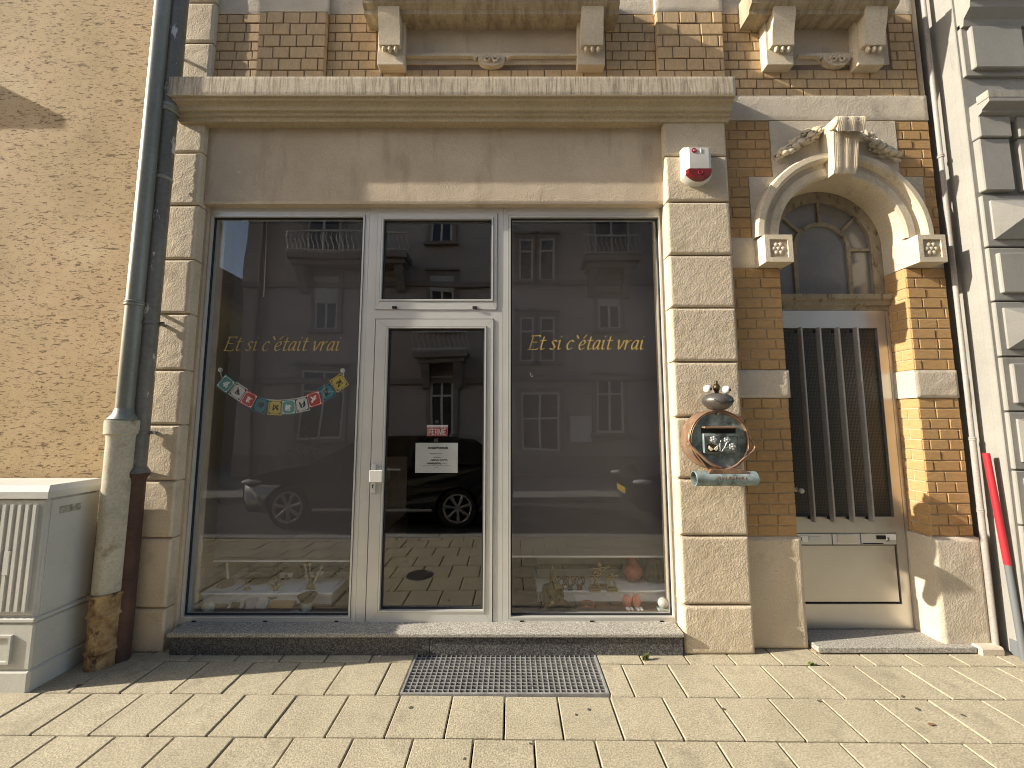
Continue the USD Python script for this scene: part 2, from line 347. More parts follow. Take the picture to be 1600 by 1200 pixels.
surf('weed', (.07, .10, .02), (.14, .17, .04), vscale=30, fine=80)
surf('leaf_dry', (.12, .06, .03), (.22, .13, .06), vscale=30, fine=80)
plain('gum', (.07, .065, .05), .8)
plain('car_black', (.006, .006, .008), .18, coat=1.0, spec=.6)
plain('car_glass', (.008, .009, .01), .03, spec=.8)
plain('tyre', (.02, .02, .02), .85)
plain('alloy', (.55, .55, .56), .35, metallic=.6)
plain('lamp_clear', (.6, .62, .65), .1, coat=1.0)
plain('lamp_red', (.4, .01, .015), .15, coat=1.0)
plain('plate_yellow', (.75, .5, .04), .4)
surf('opp_plaster', (.35, .295, .265), (.43, .37, .335), vscale=.8, fine=60, bump=.15, bdist=.003)
surf('opp_trim', (.21, .175, .155), (.29, .245, .215), vscale=2, fine=60, bump=.15, bdist=.003)
surf('opp_yellow', (.34, .31, .2), (.42, .38, .26), vscale=.8, fine=60)
plain('opp_frame', (.62, .6, .56), .5)
plain('opp_pane', (.03, .034, .038), .04, spec=.7)
plain('shutter_white', (.5, .48, .45), .6)
plain('roof_slate', (.07, .07, .075), .6)

# yellow scraped plaster with worm-shaped horizontal grooves
LOOKS['scraped_plaster'] = usdkit.material(stage, '/World/Looks/scraped_plaster', {
    'g': ('geometry', {}), 'nb': ('noise_texture', {'scale': 1.1, 'detail': 5.0, 'roughness': .6}),
    'rp': ('rgb_ramp', {'ramp': [(.3, (.41, .29, .15)), (.45, (.49, .36, .195)), (.58, (.53, .38, .215)), (.72, (.59, .455, .27))]}),
    'm1': ('mapping', {'scale': (18, 18, 62)}), 'w1': ('noise_texture', {'scale': 1.5, 'detail': 2.5, 'roughness': .55, 'distortion': .7}),
    'm2': ('mapping', {'scale': (9, 9, 44), 'location': (3, 1, 7)}), 'w2': ('noise_texture', {'scale': 1.5, 'detail': 2.5, 'roughness': .5, 'distortion': .5}),
    'r1': ('map_range', {'from_min': .60, 'from_max': .65, 'to_min': 0, 'to_max': 1, 'clamp': True}),
    'r2': ('map_range', {'from_min': .63, 'from_max': .67, 'to_min': 0, 'to_max': 1, 'clamp': True}),
    'mxm': ('math', {'math_type': 'maximum'}),
    'gr': ('noise_texture', {'scale': 120, 'detail': 4.0, 'roughness': .65}),
    'grr': ('map_range', {'from_min': .3, 'from_max': .7, 'to_min': .84, 'to_max': 1.14}),
    'mul': ('mix', {'mix_type': 'multiply', 'fac': 1.0}),
    'fx': ('math', {'math_type': 'multiply', 'value2': .85}), 'mc': ('mix', {'color2': (.13, .085, .035)}),
    'hh': ('math', {'math_type': 'multiply', 'value2': -1.6}), 'ha': ('math', {'math_type': 'add'}),
    'bp': ('bump', {'strength': .55, 'distance': .006}),
    'p': ('principled_bsdf', {'roughness': .9, 'specular_ior_level': .2})},
    [('g.position', 'nb.vector'), ('nb.fac', 'rp.fac'), ('g.position', 'm1.vector'), ('m1.vector', 'w1.vector'), ('g.position', 'm2.vector'), ('m2.vector', 'w2.vector'),
     ('w1.fac', 'r1.value'), ('w2.fac', 'r2.value'), ('r1.result', 'mxm.value1'), ('r2.result', 'mxm.value2'), ('g.position', 'gr.vector'), ('gr.fac', 'grr.value'),
     ('rp.color', 'mul.color1'), ('grr.result', 'mul.color2'), ('mxm.value', 'fx.value1'), ('fx.value', 'mc.fac'), ('mul.color', 'mc.color1'), ('mxm.value', 'hh.value1'),
     ('hh.value', 'ha.value1'), ('gr.fac', 'ha.value2'), ('ha.value', 'bp.height'), ('bp.normal', 'p.normal'), ('mc.color', 'p.base_color')], surface='p.BSDF')

# ------------------------------------------------------------------ ground, pavement, road
obj('ground', box(-300, 300, -300, 300, -.62, -.6, 0), 'far_ground', label='flat ground far beyond the street', kind='structure')
obj('road', box(-60, 60, -5.0, -2.31, -.3, -.12, 0), 'asphalt', label='grey asphalt road in front of the shop', kind='structure')
obj('kerb', cat(*[box(-24 + i, -23.006 + i, -2.45, -2.302, -.3, .002, .008) for i in range(48)]), 'kerb_stone', label='grey stone kerb at the edge of the pavement', kind='structure')
ROT = -0.0105
pave = thing('pavement', 'sunlit pavement of square tan concrete slabs in front of the shop', None); stage.GetPrimAtPath(pave).SetCustomDataByKey('kind', 'structure')
obj('bedding', box(-60, 60, -2.3, .6, -.3, -.045, 0), 'bedding', pave)
W = .300
g0, g1 = ground_at(625, 1084), ground_at(952, 1084)
GX0, GX1, GY0, GY1 = float(g0[0]), float(g1[0]), float(ground_at(800, 1085)[1]), float(ground_at(800, 1021)[1])
y_rowline = float(ground_at(800, 1087)[1])          # a joint across the pavement just in front of the grating
xj = float(ground_at(789, 1088)[0])                 # a joint in the row just in front of it
rest = []
def slab(x0, x1, y0, y1, alone):
    dz = rng.uniform(-.002, .002)
    m = box(x0 + .0040, x1 - .0040, y0 + .0040, y1 - .0040, -.06, dz, .0045)
    v = np.array(m.vertices); v[:, 1] += v[:, 0] * ROT
    v[:, 2] += (v[:, 0] - (x0 + x1) / 2) * rng.uniform(-.006, .006) * (v[:, 2] > -.03)
    m = trimesh.Trimesh(v, m.faces, process=False)
    if alone: obj('slab', m, 'slab', pave)
    else: rest.append(m)
for r in range(-8, 3):
    y0, y1 = y_rowline + r * W, y_rowline + (r + 1) * W
    if y0 < -2.3: y0 = -2.3
    if y1 > .5: y1 = .5
    if y1 - y0 < .03: continue
    off = xj + (W / 2 if r % 2 == 0 else 0)
    for k in range(-40, 41):
        x0, x1 = off + k * W, off + (k + 1) * W
        alone = abs(x0 + x1) / 2 < 3.9 and y0 > -2.0
        if r >= 0 and y0 < GY1:
            if x0 > GX0 - .01 and x1 < GX1 + .01: continue
            if x0 < GX0 < x1: x1 = GX0 - .004
            elif x0 < GX1 < x1: x0 = GX1 + .004
        if x1 - x0 < .02: continue
        slab(x0, x1, y0, y1, alone)
obj('slab_field', cat(rest), 'slab', pave, kind='stuff')
obj('opposite_pavement', cat(box(-60, 60, -12, -5.16, -.3, 0, 0), *[box(-24 + i, -23.006 + i, -5.158, -5.0, -.3, .003, .008) for i in range(48)]), 'kerb_stone', label='pavement on the other side of the street', kind='structure')

# ------------------------------------------------------------------ the shop building
SB = thing('shop_building', 'old stone and ochre brick building with the aluminium shop front and arched doorway', 'building', (0, .1, 0))
YL, YR, YLIN, YF = .035, .02, .08, .14       # left pillar, right pillar, lintel, window frame planes
YB = .085                                      # brick face of the entrance bay
XL1 = AX(315, 250, YL); XL0 = XL1 - .30
XR0, XR1 = 1.175, 1.652
ZC_B, ZC_T = AZ(149, -.09), AZ(119, -.09)
Z_LIN = AZ(318, YLIN)
XE = AX(1492, 430, .05)                        # right end of the building
TOP = 10.5

# --- window opening
FX0, FX1 = AX(322, 330, YF), AX(1040, 330, YF)
FZ1 = AZ(322, YF); FZ0 = AZ(978, YF)

# carcass behind everything (closed room, upper storeys)
R0, R1, RB = XL0 - .05, XE, 4.2
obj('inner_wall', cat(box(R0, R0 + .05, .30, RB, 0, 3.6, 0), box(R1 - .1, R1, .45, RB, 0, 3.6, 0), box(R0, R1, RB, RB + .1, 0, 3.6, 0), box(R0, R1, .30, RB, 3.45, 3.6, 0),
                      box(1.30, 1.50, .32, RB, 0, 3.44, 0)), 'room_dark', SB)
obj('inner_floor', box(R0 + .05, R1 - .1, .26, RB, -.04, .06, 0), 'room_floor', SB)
obj('carcass', cat(box(XL0 - .02, XL1 + .02, .11, .30, 0, 3.6, 0), box(XR0, 2.02, .16, .34, 0, 3.6, 0), box(XL0, 2.02, .16, .32, FZ1 + .01, ZC_T + .02, 0)), 'render_beige', SB)
obj('upper_storeys', cat(box(XL0 - .02, XE, .115, .4, ZC_T - .05, TOP, 0), box(XL0, XE, .4, 6.5, 3.7, TOP, 0)), 'render_beige', SB)

# --- quoins, right pillar
joint_r = [1024, 945.5, 837.5, 748, 652, 565, 480.5, 398, 314.7, 243.5, 187]
zs = [0.0] + [AZ(y, YR) for y in joint_r[1:-1]] + [AZ(186, YR)]
obj('pillar_core', box(XR0 + .012, XR1 - .012, YR + .028, .17, 0, zs[-1] + .09, .002), 'quoin_stone', SB)
for i in range(len(zs) - 1):
    z0, z1 = zs[i] + (.006 if i else 0), zs[i + 1] - .006
    proud = -.004 if i < 2 else 0
    obj('quoin', relief(XR0, XR1, z0, z1, YR + proud + rng.uniform(-.002, .002), .12, .009, .0022, 22, 20 + i, .014), 'quoin_stone', SB, smooth=40)
# --- quoins, left pillar
joint_l = [1010, 951, 841, 751, 664, 578, 490, 405, 320, 238, 187]
zl = [0.0] + [AZ(y, YL) for y in joint_l[1:-1]] + [AZ(186, YL)]
obj('pillar_core', box(XL0 + .012, XL1 - .012, YL + .024, .17, 0, zl[-1] + .09, .002), 'quoin_stone', SB)
for i in range(len(zl) - 1):
    z0, z1 = zl[i] + (.006 if i else 0), zl[i + 1] - .006
    obj('quoin', relief(XL0, XL1, z0, z1, YL + rng.uniform(-.002, .002), .12, .009, .0022, 22, 50 + i, .012), 'quoin_stone', SB, smooth=40)
# reveals beside the frame
obj('reveal', cat(box(XL1 - .02, FX0 - .002, .062, .30, 0.06, Z_LIN, .004), box(FX1 + .002, XR0 + .02, .075, .30, 0.06, Z_LIN, .004)), 'render_beige', SB)
# lintel
obj('lintel', relief(XL1 - .02, XR0 + .02, Z_LIN, ZC_B - .05, YLIN, .30, .014, .0022, 9, 3, .008), 'render_beige', SB, smooth=40)

# --- cornice
zb = ZC_B
prof = [(.14, ZC_T - .004), (-.075, ZC_T), (-.09, ZC_T - .012), (-.09, zb), (-.074, zb - .003), (-.07, zb - .022), (-.052, zb - .026), (-.036, zb - .042), (-.028, zb - .066),
        (-.012, zb - .072), (-.010, zb - .094), (.004, zb - .098), (.010, zb - .128), (.14, zb - .128)]
CX0, CX1 = AX(263, 135, -.09), AX(1149, 135, -.09)
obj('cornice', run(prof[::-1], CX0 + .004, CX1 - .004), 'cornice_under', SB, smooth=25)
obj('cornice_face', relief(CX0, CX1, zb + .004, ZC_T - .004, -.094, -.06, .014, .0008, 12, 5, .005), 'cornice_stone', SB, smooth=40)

# --- bricks
bricks = []       # (visible size, mesh, look)
def brick_rows(x0, x1, z0, z1, y, n, ln, look, holes=(), seed=0, proud=.011):
    r = random.Random(seed); ch = (z1 - z0) / n
    for k in range(n):
        a, b = z0 + k * ch, z0 + (k + 1) * ch
        spans = [(x0, x1)]
        for (hx0, hx1, hz0, hz1) in holes:
            if b > hz0 + .01 and a < hz1 - .01:
                spans = [q for (s, e) in spans for q in ((s, min(e, hx0)), (max(s, hx1), e)) if q[1] - q[0] > .015]
        for (s, e) in spans:
            x = s - (0 if k % 2 else ln * .5) - r.uniform(0, .02)
            while x < e - .005:
                w = ln * r.choice((1, 1, 1, 1, 1.35))
                p, q = max(x, s), min(x + w, e); x += w
                if e - x < .03: q = e; x = e
                if q - p < .016: continue
                j = r.uniform(-.0025, .0025)
                bricks.append(((q - p) * (b - a), box(p + .0042, q - .0042, y - proud * .1 + j, y + .03, a + .0042, b - .0042, .0035), look))
def rect(px0, px1, py0, py1, Y, ym=None):
    ym = ym or (py0 + py1) / 2
    return AX(px0, ym, Y), AX(px1, ym, Y), AZ(py1, Y), AZ(py0, Y)

YU, YP = .10, .065                        # upper brick plane, pilaster plane
zrow0 = ZC_T - .004; zt = AZ(22, YU); zp = AZ(18, YP)
UX = lambda px, Y=YU: AX(px, 70, Y)
# sub-sill panels
P1 = (UX(588), UX(946), AZ(102, YU), 99); P2 = (UX(1203), UX(1390), AZ(104, YU), 99)
pil = [(UX(402, YP), UX(508, YP)), (UX(1027, YP), UX(1131, YP))]
brick_rows(UX(333), XE - .06, zrow0, zt, YU, max(3, round((zt - zrow0) / .084)), .135, 'brick_buff',
           holes=[P1, P2, (pil[0][0] - .001, pil[0][1] + .001, 0, 99), (pil[1][0] - .001, pil[1][1] + .001, 0, 99), (-9, CX1 + .004 - .05, 0, zrow0 + .004), (-9, 9, 0, zrow0 + .001)], seed=2)
brick_rows(CX1 - .05, XE - .06, AZ(150.5, YU), zrow0, YU, max(1, round((zrow0 - AZ(150.5, YU)) / .084)), .135, 'brick_buff', seed=3)
for k, (a, b) in enumerate(pil):
    brick_rows(a, b, zrow0, zp, YP, 7, .133, 'brick_buff', seed=5 + k)
    for i in range(7):     # return faces of the pilaster
        ch = (zp - zrow0) / 7
        for xx in ((a + .001, a + .006), (b - .006, b - .001)):
            bricks.append((.0005, box(a if xx[0] < (a + b) / 2 else b - .02, a + .02 if xx[0] < (a + b) / 2 else b, YP + .004, YU + .01, zrow0 + i * ch + .0035, zrow0 + (i + 1) * ch - .0035, .002), 'brick_buff'))
BW = obj('brick_wall', cat(box(UX(330), XE - .05, YU + .006, .2, ZC_T - .3, zt, 0), *[box(a + .004, b - .004, YP + .006, .15, ZC_T - .02, zp, 0) for a, b in pil]), 'mortar_dark', SB)
for a, b in pil: obj('stone_band', relief(a - .004, b + .004, zp + .003, zp + .9, YP - .004, .15, .02, .003, 14, 71, .008), 'stone_pale', SB, smooth=40)
for i, (a, b) in enumerate([(UX(333), pil[0][0] - .006), (pil[0][1] + .006, UX(588)), (UX(946), pil[1][0] - .006), (pil[1][1] + .006, UX(1203)), (UX(1390), XE - .05)]):
    obj('stone_band', relief(a, b, zt + .003, zt + .9, YU - .003, .18, .02, .003, 14, 60 + i, .006), 'stone_pale', SB, smooth=40)
# left corner quoins of the upper storey
zq = ZC_T
for i in range(3):
    h = AZ(66, .06) - ZC_T if i == 0 else .36
    obj('quoin', relief(XL0 - .01, UX(331, .06), zq + .006, zq + h - .006, .06, .16, .013, .004, 12, 90 + i, .012), 'quoin_stone', SB, smooth=40)
    zq += h

# --- window sill brackets above the cornice
def console_group(pa, pb, px_l, px_r, lobe_px):
    x0, x1 = UX(pa), UX(pb); zbm = AZ(101, YU)
    zs_ = AZ(22, .02)
    obj('apron', relief(x0 + .02, x1 - .02, zbm, zs_ + .05, YU - .006, .18, .016, .003, 10, 33, .004), 'render_beige', SB, smooth=40)
    # moulded lower edge with a lobe
    ze = AZ(86, YU - .04); xm = UX(lobe_px)
    arc = [(xm + .11 * math.cos(t), ze - .085 * abs(math.sin(t)) ** .8) for t in np.linspace(math.pi, 2 * math.pi, 15)]
    line = [(x0 + .2, ze), (xm - .16, ze), (xm - .125, ze - .02)] + arc + [(xm + .125, ze - .02), (xm + .16, ze), (x1 - .2, ze)]
    pl = Polygon(line + [(x1 - .2, ze + .02), (xm + .10, ze + .024), (xm, ze + .03), (xm - .1, ze + .024), (x0 + .2, ze + .02)])
    mm = [prism(pl, YU - .034, YU + .02)]
    for sx in (-1, 1):
        sp = [(xm + sx * (.035 + .03 * math.cos(t) * (1 - t / 14)), YU - .04, ze - .03 + .03 * math.sin(t) * (1 - t / 14)) for t in np.linspace(0, 9, 26)]
        mm.append(tube(sp, .008, 8))
    obj('apron_edge', cat(mm), 'stone_trim', SB, smooth=40)
    for (q0, q1) in ((px_l[0], px_l[1]), (px_r[0], px_r[1])):
        a, b = AX(q0, 60, -.02), AX(q1, 60, -.02); w = b - a
        zt_, z0 = AZ(20, -.02), AZ(101, .03)
        back = box(a - .0, b + .0, .03, .12, z0, zt_ + .05, .004)
        pr = [(.06, zt_ + .05), (-.055, zt_ + .05), (-.055, zt_ - .02), (-.04, zt_ - .09), (-.02, zt_ - .17), (-.012, AZ(72, 0)), (.06, AZ(72, 0))]
        c = obj('console', cat(back, run(pr[::-1], a + .022, b - .022), box(a - .008, b + .008, -.03, .06, zt_ + .0, zt_ + .03, .004)), 'stone_trim', SB, smooth=30)
        for k in range(3):
            xx = a + .035 + (w - .07) * (k + .5) / 3
            zz = AZ(76, 0)
            obj('drop', lathe([(.001, -.026), (.012, -.02), (.016, -.004), (.012, .012), (.006, .02), (.001, .021)], (xx, .002, zz), 10), 'stone_trim', c, smooth=True)
    # sill above
    sx0, sx1 = AX(px_l[0] - 30, 10, -.1), AX(px_r[1] + 30, 10, -.1)
    z = AZ(20, -.04)
    pr = [(.1, z + .0), (-.03, z + .0), (-.035, z + .03), (-.07, z + .05), (-.075, z + .08), (-.12, z + .1), (-.13, z + .2), (.1, z + .22)]
    obj('window_sill', run(pr[::-1], sx0 + .03, sx1 - .03), 'sill_streaked', SB, smooth=25)
console_group(588, 946, (587, 629), (904, 947), 768)
console_group(1203, 1390, (1203, 1246), (1347, 1389), 1300)

# --- entrance bay
XB0 = XR1 - .012
JX0, JX1 = 2.045, 3.0                       # door jambs
ACX, ACZ = (JX0 + JX1) / 2, AZ(372, YB); RI, RO = .478, .672
YD = .27                                    # door plane
zband_t, zband_b = AZ(150, YB), AZ(188, YB)
zk = {y: AZ(y, YB) for y in (189, 277, 372, 419, 578, 622, 838)}
pl_l, pl_r = AX(1204, 230, YB), AX(1400, 220, YB)
pw_l, pw_r = AX(1173, 330, YB), AX(1446, 330, YB)
AF = 'brick_ochre'
EX1 = XE - .03
holes = [(pl_l, pl_r, zk[277] - .001, 99), (pw_l, pw_r, zk[372], zk[277] + .001), (-9, 9, zk[419], zk[372]), (JX0, JX1, 0, zk[419] + .001), (-9, 9, zk[622], zk[578])]
def rows(za, zb_): return max(1, round((zb_ - za) / .0785))
brick_rows(XB0, EX1, zk[277], zk[189] - .003, YB, rows(zk[277], zk[189]), .142, AF, holes, 11)
brick_rows(XB0, EX1, zk[372], zk[277], YB, rows(zk[372], zk[277]), .142, AF, holes, 12)
brick_rows(XB0, EX1, zk[578], zk[419], YB, rows(zk[578], zk[419]), .142, AF, holes, 13)
brick_rows(XB0, EX1, zk[838], zk[622], YB, rows(zk[838], zk[622]), .142, AF, holes, 14)
# jamb bricks on the right reveal (facing left) and the left one
def jamb(za, zb_, seed):
    n = rows(za, zb_); ch = (zb_ - za) / n; r = random.Random(seed)
    for k in range(n):
        a, b = za + k * ch, za + (k + 1) * ch
        cut = YB + (.085 if k % 2 else .13)
        for (y0, y1) in ((YB + .004, cut), (cut, YD + .03)):
            j = r.uniform(-.002, .002)
            bricks.append((.006 if k % 1 == 0 else 0, box(JX1 - .001 + j, JX1 + .04, y0 + (.003 if y0 > YB + .01 else 0), y1 - .003, a + .0035, b - .0035, .003), AF))
            bricks.append((.0001, box(JX0 - .04, JX0 + .001 + j, y0 + (.003 if y0 > YB + .01 else 0), y1 - .003, a + .0035, b - .0035, .003), AF))
jamb(zk[578], zk[419], 31); jamb(zk[838], zk[622], 32)
EW = obj('brick_wall', cat(box(XB0, JX0 - .004, YB + .006, .34, 0, zband_t - .01, 0), box(JX1 + .004, EX1, YB + .006, .34, 0, zband_t - .01, 0)), 'mortar_light', SB)
# wall above the door opening, cut by the arch
ringcut = Point(ACX, ACZ).buffer(RI, 48)
over = sbox(JX0 - .02, ACZ - .05, JX1 + .02, zband_t - .01).difference(ringcut).difference(sbox(JX0 - .006, 0, JX1 + .006, ACZ + .004))
obj('arch_reveal', prism(over, YB + .012, .34), 'stone_pale', SB)
plate = union_all([sbox(pl_l, zk[277] - .001, pl_r, zk[189] - .005), sbox(pw_l, zk[372] - .002, pw_r, zk[277])]).difference(Point(ACX, ACZ).buffer(RI + .02, 48))
obj('arch_plate', prism(plate, YB - .006, YB + .02), 'stone_pale', SB)
# stone bands
obj('stone_band', relief(XB0, EX1, zband_b - .0, zband_t + .0, YB - .008, .2, .02, .003, 14, 42, .006), 'stone_pale', SB, smooth=40)
for i, (a, b, z0, z1, y) in enumerate([(XB0, JX0, zk[419], zk[372] + .012, YB - .004), (JX1, EX1, zk[419], zk[372] + .012, YB - .004), (XB0, JX0 + .012, zk[622], zk[578], YB - .012), (JX1 - .012, EX1, zk[622], zk[578], YB - .012)]):
    obj('stone_band', relief(a, b, z0 + .003, z1 - .003, y, YD + .04, .014, .004, 14, 80 + i, .010), 'stone_pale', SB, smooth=40)
# plinths
for i, (a, b) in enumerate([(XB0, JX0 + .02), (JX1 - .02, EX1 + .015)]):
    obj('plinth', relief(a, b, 0, zk[838] - .004, YB - (.014 if i == 0 else .03), YD + .05, .016, .0035, 9, 95 + i, .02), 'quoin_stone' if i == 0 else 'stone_pale', SB, smooth=40)
obj('plinth_foot', box(JX1 + .165, EX1 + .03, YB - .085, YB + .0, -.01, .052, .012), 'stone_pale', SB)
# arch rings
def ring(r0, r1, y0, a0=0, a1=math.pi, n=40, back=YB + .02):
    t = np.linspace(a0, a1, n)
    pts = [(ACX + r1 * math.cos(q), ACZ + r1 * math.sin(q)) for q in t] + [(ACX + r0 * math.cos(q), ACZ + r0 * math.sin(q)) for q in t[::-1]]
    return prism(Polygon(pts), y0, back)
def bevel_ring(prof_, n=44):
    """prof: (radius, y) polyline revolved about the arch axis, half turn"""
    t = np.linspace(-.02, math.pi + .02, n); k = len(prof_); V = []; Fc = []
    for q in t:
        for (r, y) in prof_: V.append((ACX + r * math.cos(q), y, ACZ + r * math.sin(q)))
    for i in range(n - 1):
        for j in range(k - 1):
            a, b, c, d = i * k + j, i * k + j + 1, (i + 1) * k + j, (i + 1) * k + j + 1
            Fc += [[a, b, d], [a, d, c]]
    return trimesh.Trimesh(np.array(V), np.array(Fc), process=False)
obj('archivolt', bevel_ring([(RO, YB + .02), (RO, YB - .045), (RO - .012, YB - .06), (RO - .05, YB - .062), (RO - .066, YB - .05), (RO - .075, YB - .022), (RI + .085, YB - .022), (RI + .075, YB - .032), (RI + .02, YB - .032), (RI + .004, YB - .02), (RI, YB), (RI, .34)], 60), 'stone_trim', SB, smooth=30)
# imposts with carved panels
for xc in (ACX - (RI + RO) / 2 + .02, ACX + (RI + RO) / 2 - .0):
    w = .102; z0, z1 = AZ(412, YB - .08), AZ(370, YB - .08); y = YB - .115
    blk = m3.Manifold.cube((2 * w, .2, z1 - z0)).translate((xc - w, y, z0)) - m3.Manifold.cube((2 * w - .07, .024, z1 - z0 - .07)).translate((xc - w + .035, y - .01, z0 + .035))
    im = obj('impost', blk, 'stone_trim', SB)
    for k in range(7):
        aa = k * 2 * math.pi / 6; rr = 0 if k == 6 else .034
        obj('petal', ball((xc + rr * math.cos(aa), y + .012, (z0 + z1) / 2 + rr * math.sin(aa)), (.02, .011, .02), 1), 'stone_trim', im, smooth=True)
# keystone: fluted scroll
kz0, kz1 = ACZ + RI - .01, AZ(180, YB - .18)
pr = [(.1, kz0), (-.002, kz0), (-.02, kz0 + .04), (-.035, kz0 + .2), (-.055, kz0 + .34), (-.085, kz1 - .12), (-.10, kz1 - .06), (-.10, kz1 - .02), (-.085, kz1), (.1, kz1)]
kk = []
for (u0, u1, d) in [(k / 8 - 1, (k + 1) / 8 - 1, .0022 * math.cos((k + .5) / 16 * 2 * math.pi * 2.5) * (-1)) for k in range(16)]:
    sub = [(y - (d if y < .09 else 0), z) for y, z in pr]
    m_ = run(sub[::-1], u0, u1); v = np.array(m_.vertices)
    half = .082 + .022 * np.clip((v[:, 2] - kz0) / (kz1 - kz0), 0, 1)
    v[:, 0] = ACX + v[:, 0] * half; kk.append(trimesh.Trimesh(v, m_.faces, process=False))
kk.append(lathe([(.001, -.118), (.03, -.116), (.042, -.104), (.042, .104), (.03, .116), (.001, .118)], (ACX, -.058, kz1 - .045), 18, 'x'))
obj('keystone', cat(kk), 'stone_trim', SB, smooth=55)
# carved swags left and right of the keystone
for s in (-1, 1):
    ms = []; r = random.Random(5 + s)
    for i in range(110):
        t = r.random(); px = ACX + s * (.10 + .37 * t); pz = AZ(208, YB) - .01 - .215 * t ** 1.3
        q = .02 + .03 * math.sin(math.pi * min(1, t * 1.05)); rr = r.uniform(.009, .019)
        m_ = trimesh.creation.icosphere(subdivisions=1, radius=1.0); v = np.asarray(m_.vertices) * (rr * r.uniform(1, 2.2), rr * .9, rr * r.uniform(.6, 1))
        A = -s * (.55 + r.uniform(-.5, .5)); v = np.stack([v[:, 0] * math.cos(A) - v[:, 2] * math.sin(A), v[:, 1], v[:, 0] * math.sin(A) + v[:, 2] * math.cos(A)], 1)
        d_ = r.uniform(-1, 1)
        ms.append(trimesh.Trimesh(v + [px, YB - .012 - .035 * math.sqrt(max(0, 1 - d_ * d_)) + r.uniform(-.008, .008), pz + d_ * q * 1.2], m_.faces, process=False))
    for i in range(4):
        t = .5 + .12 * i; ms.append(ball((ACX + s * (.10 + .37 * t), YB - .055, AZ(208, YB) - .02 - .215 * t ** 1.3 + r.uniform(-.03, .03)), (.03, .022, .022), 2))
    obj('carved_swag', cat(ms), 'stone_trim', SB, smooth=True)

# --- entrance door
FZd = AZ(487, YD)                     # top of the aluminium door frame
ztr = AZ(452, YD - .06)
pr = [(YD + .06, FZd + .004), (YD - .03, FZd + .004), (YD - .035, FZd + .03), (YD - .05, FZd + .04), (YD - .055, FZd + .07), (YD - .075, FZd + .085), (YD - .08, FZd + .12), (YD + .06, FZd + .125)]
surf('bar_steel', (.33, .315, .29), (.41, .39, .36), vscale=6, fine=80, bump=.05, rough=.4, metallic=.5, stretch=(1, 1, .3))
surf('old_paint', (.22, .185, .13), (.33, .285, .205), vscale=9, fine=80, bump=.3, bdist=.003, dirt=((.12, .09, .06), 20, (1, 1, .4), .55, .65))
obj('door_cornice', run(pr[::-1], JX0 + .001, JX1 - .001), 'old_paint', SB, smooth=25)
# fanlight
zf0 = FZd + .125; YFN = YD + .01
fan_out = union_all([Point(ACX, ACZ).buffer(RI + .012, 40).intersection(sbox(-9, ACZ, 9, 9)), sbox(ACX - RI - .012, zf0, ACX + RI + .012, ACZ)])
fan_in = union_all([Point(ACX, ACZ).buffer(RI - .085, 40).intersection(sbox(-9, ACZ, 9, 9)), sbox(ACX - RI + .085, zf0 - 1, ACX + RI - .085, ACZ)])
rc = .215; zcc = AZ(392, YFN)
core_o = union_all([Point(ACX, zcc).buffer(rc + .02, 32), sbox(ACX - rc - .02, zf0, ACX + rc + .02, zcc)])
core_i = union_all([Point(ACX, zcc).buffer(rc - .012, 32), sbox(ACX - rc + .012, zf0 - 1, ACX + rc - .012, zcc)])
frm = fan_out.difference(fan_in)
mun = core_o.difference(core_i)
for a in (0, 42, 90, 138, 180):
    q = math.radians(a); ln = LineString([(ACX + rc * math.cos(q), zcc + rc * math.sin(q)), (ACX + .44 * math.cos(q), ACZ - (ACZ - zcc) * (1 if a in (0, 180) else 0) + .44 * math.sin(q))]).buffer(.011, cap_style=2)
    mun = mun.union(ln.difference(core_i))
fl = obj('fanlight', prism(frm.intersection(sbox(-9, zf0, 9, 9)), YFN - .03, YFN + .04), 'old_paint', SB)
obj('muntin', prism(mun.intersection(fan_out).intersection(sbox(-9, zf0, 9, 9)), YFN - .02, YFN + .02), 'old_paint', fl)
surf('fan_pane', (.15, .15, .148), (.21, .207, .20), vscale=3, fine=40, bump=.05, rough=.12, spec=.6, finecol=.05)
obj('pane', prism(fan_in.intersection(sbox(-9, zf0, 9, 9)), YFN - .004, YFN + .006), 'fan_pane', fl)
